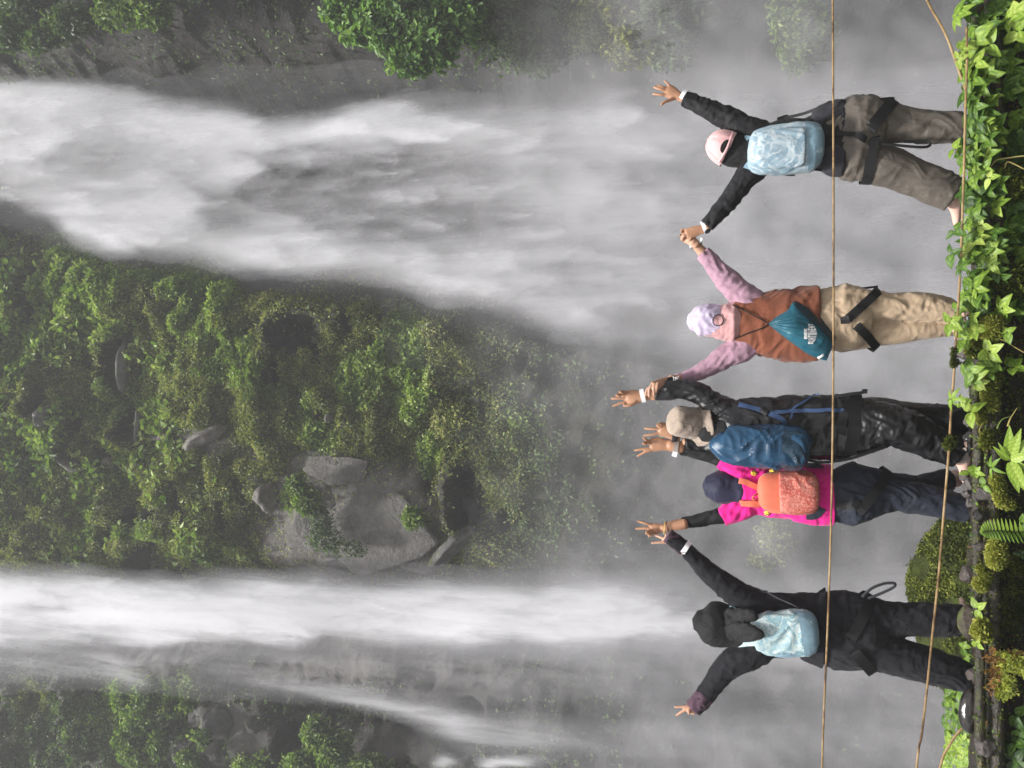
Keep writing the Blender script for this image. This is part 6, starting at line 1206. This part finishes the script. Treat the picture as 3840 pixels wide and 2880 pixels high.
many('L5', [(1010, 290, 160), (1200, 290, 190), (1270, 620, 150), (900, 1170, 120), (960, 1280, 120), (1250, 1300, 180), (1290, 1430, 170), (1180, 1060, 150), (1130, 1480, 150), (1290, 960, 150), (1100, 1350, 120)], 4.60, 'rosette', LK, GK, .38)
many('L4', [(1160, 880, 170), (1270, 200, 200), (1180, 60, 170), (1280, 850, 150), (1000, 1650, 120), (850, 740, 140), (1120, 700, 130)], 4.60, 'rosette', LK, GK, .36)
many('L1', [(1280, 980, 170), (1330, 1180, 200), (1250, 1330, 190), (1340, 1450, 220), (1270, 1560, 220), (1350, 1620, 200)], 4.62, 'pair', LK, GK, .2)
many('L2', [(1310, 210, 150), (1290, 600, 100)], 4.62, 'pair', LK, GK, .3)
fill = [(rl.uniform(3612, 3745), rl.uniform(-20, 1330)) for _ in range(110)]
many('S', [(x, y, rl.uniform(30, 52)) for x, y in fill if not (y > 1150 and x > 3690)], 4.55, 'rosette', LQ, GQ, .40)
many('S', [(rl.uniform(3740, 3840), rl.uniform(-20, 900), rl.uniform(36, 58)) for _ in range(46)], 4.62, 'rosette', LK, GK, .30)
plant('leafy_plant', 'bright green sprig of cupped leaves beside the mossy brown boulder', 'L2', 745, 1270, 4.54, 180, 'pair', .72, 7)
plant('leafy_plant', 'tiny three-leaved bright sprig just beyond the mossy brown boulder', 'L1', 775, 50, 4.55, 110, 'pair', .75, 8)
plant('leafy_plant', 'narrow-leaved sprig sticking up past the lower steel cable', 'L3', 420, 320, 4.40, 170, 'slim', .58, 12, root_at=at('L3', 700, 330, 4.58))
plant('leafy_plant', 'grey-green hanging leaf sprig standing clear above the cable by the tan trousers', 'L4', 420, 170, 4.46, 150, 'pair', .34, 13, root_at=at('L4', 740, 90, 4.55))
plant('leafy_plant', 'thin grey-green sprig tangled round the cable above the tan trouser hem', 'L4', 520, 350, 4.42, 170, 'slim', .36, 14, root_at=at('L4', 640, 420, 4.55))
plant('leafy_plant', 'small drooping grey-green leaf on a bent twig past the cable', 'L5', 460, 1370, 4.44, 140, 'pair', .30, 15, root_at=at('L5', 620, 1230, 4.55))
plant('leafy_plant', 'arching grassy sprig with striped leaves between the moss cushions', 'L3', 920, 1170, 4.48, 150, 'slim', .52, 16)
plant('fallen_leaf', 'yellow leaf lying on the ledge above the curved moss cushion', 'L3', 790, 225, 4.50, 150, 'single', .98, 17, cat='leaf', face=Vector((0, -.9, .45)))
# big star-shaped plant hanging toward the viewer
S = Soup(); T = []; o = at('L3', 1150, 1085, 4.36); ctr = o
for (tx, ty, w_, dy, tn) in [(1095, 665, .30, -.02, .68), (1235, 690, .28, -.05, .75), (925, 925, .26, -.03, .72), (990, 880, .22, .01, .62), (1150, 800, .34, .03, .6), (1400, 760, .36, -.04, .76), (1420, 980, .40, -.06, .80), (1400, 1210, .34, -.03, .72), (1300, 1460, .38, -.06, .76), (1215, 1470, .34, -.01, .62), (1440, 1400, .3, .0, .6)]:
    e = at('L3', tx, ty, 4.36 + dy); d = e - ctr; t = leaf_geo(S, ctr + d * .06, d.normalized() + Vector((0, -.35, .0)), Vector((0, -1, .35)), d.length * 1.02, d.length * w_ * 1.08, .55, .3, nv=14, nu=9, quilt=.012); T += [min(1, max(0, tn + u)) for u in t]
BP = thing('star_leaf_plant', 'largest bright green star-shaped plant with long ribbed leaves', 'plant', o); me = S.mesh('leaves'); a_ = me.attributes.new('tint', 'FLOAT', 'POINT'); a_.data.foreach_set('value', np.array(T, np.float32))
for p in me.polygons: p.use_smooth = True
link('leaves', me, BP, LEAFG); S = Soup(); tube(S, [o, o + Vector((.03, .1, -.08)), o + Vector((.05, .3, -.2))], [.004, .005, .006], [.004, .005, .006], n=8); part('stem', S, BP, STEM)
# fern
S = Soup(); T = []; D = 4.48; rach = [Vector((x, y, 0)) for x, y in [(1520, 330), (1327, 318), (1180, 312), (1050, 300), (930, 300), (850, 310), (795, 325)]]
FN = thing('fern', 'bright green fern frond hanging from the ledge', 'fern', at('L2', 1000, 310, D)); rp = []
for k in range(61):
    t = k / 60; q = crom(rach, t); rp.append(at('L2', q.x, q.y, D + .04 - .07 * t)); 
    if k % 4 or k < 2: continue
    ln = (215 * (1 - t) ** .55 * min(1, .45 + t * 1.8) + 30) * mpx('L2', D)
    for sg in (-1, 1):
        q2 = at('L2', q.x + (-20 if sg < 0 else 55), q.y + sg * 100, D - .03); d = (q2 - rp[-1]).normalized(); tt = leaf_geo(S, rp[-1], d, Vector((0, -1, .3)), ln * (1 if sg < 0 else .82), .0125, .45, .3, nv=7, nu=3); T += [min(1, max(0, .55 + .15 * (sg < 0) + u)) for u in tt]
me = S.mesh('pinnae'); a_ = me.attributes.new('tint', 'FLOAT', 'POINT'); a_.data.foreach_set('value', np.array(T, np.float32))
for p in me.polygons: p.use_smooth = True
link('pinnae', me, FN, LEAFG); S = Soup(); tube(S, rp[::4] + [rp[-1]], [.0025] * 17, [.0025] * 17, m=60, n=6); part('rachis', S, FN, STEM)
# yellow antler-like moss
def antler(label, blobs_, D, n, seed, mat):
    r = random.Random(seed); S = Soup(); T = []
    for (x, y, rad) in blobs_:
        for _ in range(n):
            p = at('L1', x + r.gauss(0, rad * .5), y + r.gauss(0, rad * .5), D + r.uniform(-.04, .05)); d = Vector((r.gauss(0, .6), -.5, r.gauss(-.2, .7))).normalized(); tn = r.uniform(.35, 1)
            def grow(p, d, l, dep):
                nonlocal T
                t = leaf_geo(S, p, d, Vector((r.gauss(0, .3), -1, .3)), l, .0055, r.uniform(-.5, .6), .1, nv=3, nu=2); T += [tn] * len(t); e = p + d * l * .9
                if dep:
                    for sg in (-1, 1): grow(e, (Matrix.Rotation(sg * r.uniform(.35, .7), 3, 'Y') @ d).normalized(), l * .72, dep - 1)
            grow(p, d, r.uniform(.014, .024), 2)
    root = thing('antler_moss', label, 'moss', at('L1', blobs_[0][0], blobs_[0][1], D)); me = S.mesh('fronds'); a_ = me.attributes.new('tint', 'FLOAT', 'POINT'); a_.data.foreach_set('value', np.array(T, np.float32)); link('fronds', me, root, mat); S = Soup()
    for (x, y, rad) in blobs_: ellipsoid(S, at('L1', x, y, D + .07), rad * .0004, .03, rad * .0004, None, 10)
    part('moss_base', S, root, MOSSBASE)
antler('yellow-green branching moss hanging below the log', [(1100, 230, 90), (1200, 360, 110), (1290, 260, 90), (1120, 520, 80), (1160, 620, 70), (1090, 680, 50), (1330, 330, 80)], 4.50, 34, 5, leaf_mat('antler_leaf', [(0, (.05, .07, .01)), (.5, (.17, .21, .025)), (1, (.36, .38, .05))], .3, .5, .3))
antler('rusty orange-brown branching moss beside the yellow-green one', [(960, 200, 70), (1010, 320, 80), (1000, 470, 70), (960, 560, 60), (1250, 200, 60)], 4.54, 26, 6, leaf_mat('antler_rust', [(0, (.05, .022, .008)), (.6, (.17, .075, .018)), (1, (.30, .20, .05))], .3, .5, .3))
# leaves behind the ledge, at the photo's lower edge
GB = 'green plants on the bank behind the ledge'; LBK = 'fresh green plant on the bank behind the black boulder'; sd = 600
for k in range(58):
    x = 375 + 370 * (k % 5) / 4 + rl.uniform(-30, 30); y = 590 + 1080 * (k / 57) + rl.uniform(-20, 20); D = 6.2 - .9 * (x - 375) / 370 + rl.uniform(-.1, .1); sd += 1
    plant('bank_plant', LBK, 'L1', x, y, D, 95 + rl.uniform(-15, 25), 'rosette' if k % 3 else 'pair', .42 + .25 * (y > 1250) + rl.uniform(-.1, .1), sd, GB, root_at=at('L1', x + 60, y, D + .05))
many('L1', [(620, 210, 110), (640, 120, 90), (690, 300, 90), (600, 60, 80)], 5.3, 'pair', 'small green plant between the mossy boulder and the black trouser leg', 'plants by the mossy boulder', .45)
gb_x = np.arange(-3.2, -.9, .05); gb_y = np.arange(5.2, 7.6, .05); ax, ay = np.meshgrid(gb_x, gb_y, indexing='ij')
az = -.42 - .10 * (ay - 5.4) - 2.5 * sstep(6.5, 7.5, ay) + .09 * (fbm(ax / .3, ay / .3, 88, 3) - .5)
tag(link('bank', mesh_np('bank', np.stack([ax, ay, az], -1).reshape(-1, 3), grid_faces(*ax.shape)), None, SOIL), 'earth bank behind the ledge', 'bank', kind='structure')
# low moss and liverwort over earth and logs, dead leaves among it
def over(name, label, n, size, tint, mat, ya, yb, xa, xb, seed, asp=.6):
    r = np.random.default_rng(seed); bv_ = bvh_of(bpy.data.objects['ledge'], bpy.data.objects['log'], bpy.data.objects['log.001']); P = []; N = []
    for _ in range(n * 2):
        x, y = r.uniform(xa, xb), r.uniform(ya, yb)
        if fbm(np.array([x / 34]), np.array([y / 34]), seed, 3)[0] < .47: continue
        d = ray(x, y).normalized(); h = bv_.ray_cast(CAM, d)
        if h[0] is not None and h[0].y < 5.2: P.append(h[0]); N.append(h[1])
        if len(P) >= n: break
    P = np.array(P); N = np.array(N); V, F, tt = leaf_cloud(P + r.normal(0, .003, P.shape), N * 1.6 + r.normal(0, .4, N.shape), size, np.clip(r.normal(tint, .2, len(P)), 0, 1), asp, .1, seed=seed)
    tag(link(name, mesh_np(name, V, F, {'tint': tt}, False), None, mat), label, 'ground cover', kind='stuff')
over('ledge_moss', 'olive moss film over the ledge logs and earth', 7000, .014, .34, MOSSL, 500, 2880, 3635, 3838, 21, .5)
over('ledge_liverwort', 'tiny round green leaves over the damp ledge', 2600, .015, .42, LEAFG, 0, 2880, 3640, 3838, 22, .9)
over('leaf_litter', 'brown dead leaf scraps on the wet ledge', 700, .022, .35, leaf_mat('dead_leaf', [(0, (.03, .016, .008)), (.5, (.12, .06, .025)), (1, (.3, .2, .07))], .1, .6, .3), 0, 2880, 3640, 3838, 23, .6)
# grass blades and pale twigs
S = Soup()
for pts in ([(690, 1110), (650, 1100), (620, 1080)],): pass
def blade(label, c, pts, D, w_, col, name='grass_blade'):
    S = Soup(); P = resample([at(c, x, y, D) for x, y in pts], .01); n = len(P); ribbon(S, P, [Vector((0, -1, .2))] * n, [w_ * (1 - .85 * k / n) for k in range(n)], .0006); tag(part(name, S, None, col), label, 'grass' if name == 'grass_blade' else 'twig')
GRS = fabric('grass_green', (.13, .19, .04), .5, .3, 200, 0); TWG = fabric('pale_twig', (.30, .25, .08), .6, .3, 120, .2)
blade('curved green grass blade above the star-shaped plant', 'L3', [(995, 690), (1010, 640), (1060, 570), (1130, 545), (1195, 530)], 4.50, .008, GRS)
blade('straight yellowish grass blade above the star-shaped plant', 'L3', [(1125, 660), (1150, 580), (1190, 510), (1245, 425)], 4.50, .009, TWG)
blade('pale arched grass blade lying over the upper log', 'L3', [(770, 740), (780, 680), (820, 620), (890, 590)], 4.53, .006, TWG)
blade('small green grass blade beside the sandal', 'L3', [(650, 770), (710, 800), (760, 850), (830, 890)], 4.52, .011, GRS)
def twig(label, c, pts, r, D):
    S = Soup(); cord(S, c, pts, r, D); tag(part('twig', S, None, TWG), label, 'twig')
twig('pale yellow bent twig among the leaves over the dark hollow', 'L5', [(905, 600), (950, 530), (1010, 490), (1150, 470), (1240, 455), (1400, 440)], .0035, 4.50)
twig('short pale twig forking under the bent one', 'L5', [(1090, 590), (1105, 540), (1130, 520), (1200, 545), (1330, 610)], .003, 4.50)
twig('thin pale vine stem beside the round moss ball', 'L4', [(1010, 1225), (1100, 1260), (1190, 1320), (1330, 1400)], .0025, 4.49)
# ---------------------------------------------------------------- steel cables
ca = NT('rusty_cable'); v = ca.coord(); wv2 = ca.n('TexWave', wave_type='BANDS', bands_direction='DIAGONAL'); wv2.inputs['Scale'].default_value = 70; ca.l(v, wv2.inputs[0])
cc = ca.ramp(ca.noise(v, 7, 8, .75), [(.30, (.018, .013, .010)), (.40, (.12, .065, .028)), (.52, (.40, .265, .125)), (.7, (.56, .42, .25))]); ca.bsdf(cc, .6, ca.bump(ca.math('ADD', ca.math('MULTIPLY', wv2.outputs[1], 1.4), ca.noise(v, 140, 4)), .8, .004), .4)
def cable(label, pts, r, Ds):
    S = Soup(); P = resample([at('S', x, y, d) for (x, y), d in zip(pts, Ds)], .05); n = len(P); tube(S, P, [r] * n, [r] * n, m=n * 2, n=14); tag(part('steel_cable', S, None, ca.m), label, 'cable')
k = 3840 / 2212
cable('upper rusty steel cable stretched level in front of the people', [(1796 * k, -1300), (1799 * k, 0), (1800.5 * k, 400 * k), (1800 * k, 800 * k), (1796 * k, 1100 * k), (1788 * k, 1350 * k), (1776 * k, 1659 * k), (1764 * k, 4000)], .0050, [4.3] * 8)
f5 = lambda x, y: (3340 + .5787 * x, .5787 * y); f6 = lambda x, y: (3340 + .5787 * x, 960 + .5787 * y); f7 = lambda x, y: (3340 + .5787 * x, 1920 + .5787 * y)
cable('lower rusty steel cable crossing the trouser legs and leaves', [f5(492, 180), f5(494, 420), f5(485, 700), f5(475, 1100), f5(456, 1640), f6(438, 330), f6(420, 600), f6(408, 800), f6(392, 1000), f6(378, 1250), f6(345, 1659), f7(312, 400), f7(270, 800), f7(238, 1120), f7(200, 1450), f7(168, 1659), f7(60, 2900)], .0057, [4.46] * 17)
cable('slack rusty cable running down to the ledge leaves', [f5(40, -420), f5(235, 0), f5(330, 170), f5(380, 280), f5(415, 380), f5(462, 515), f5(500, 620)], .0062, [4.6, 4.55, 4.54, 4.53, 4.52, 4.52, 4.55])
cable('short frayed rusty cable rising behind the black boulder', [(3440 + .2893 * x, 2400 + .2893 * y) for x, y in [(280, 1700), (300, 1640), (340, 1500), (400, 1390), (480, 1260), (560, 1170), (640, 1105)]], .0066, [5.0] * 7)
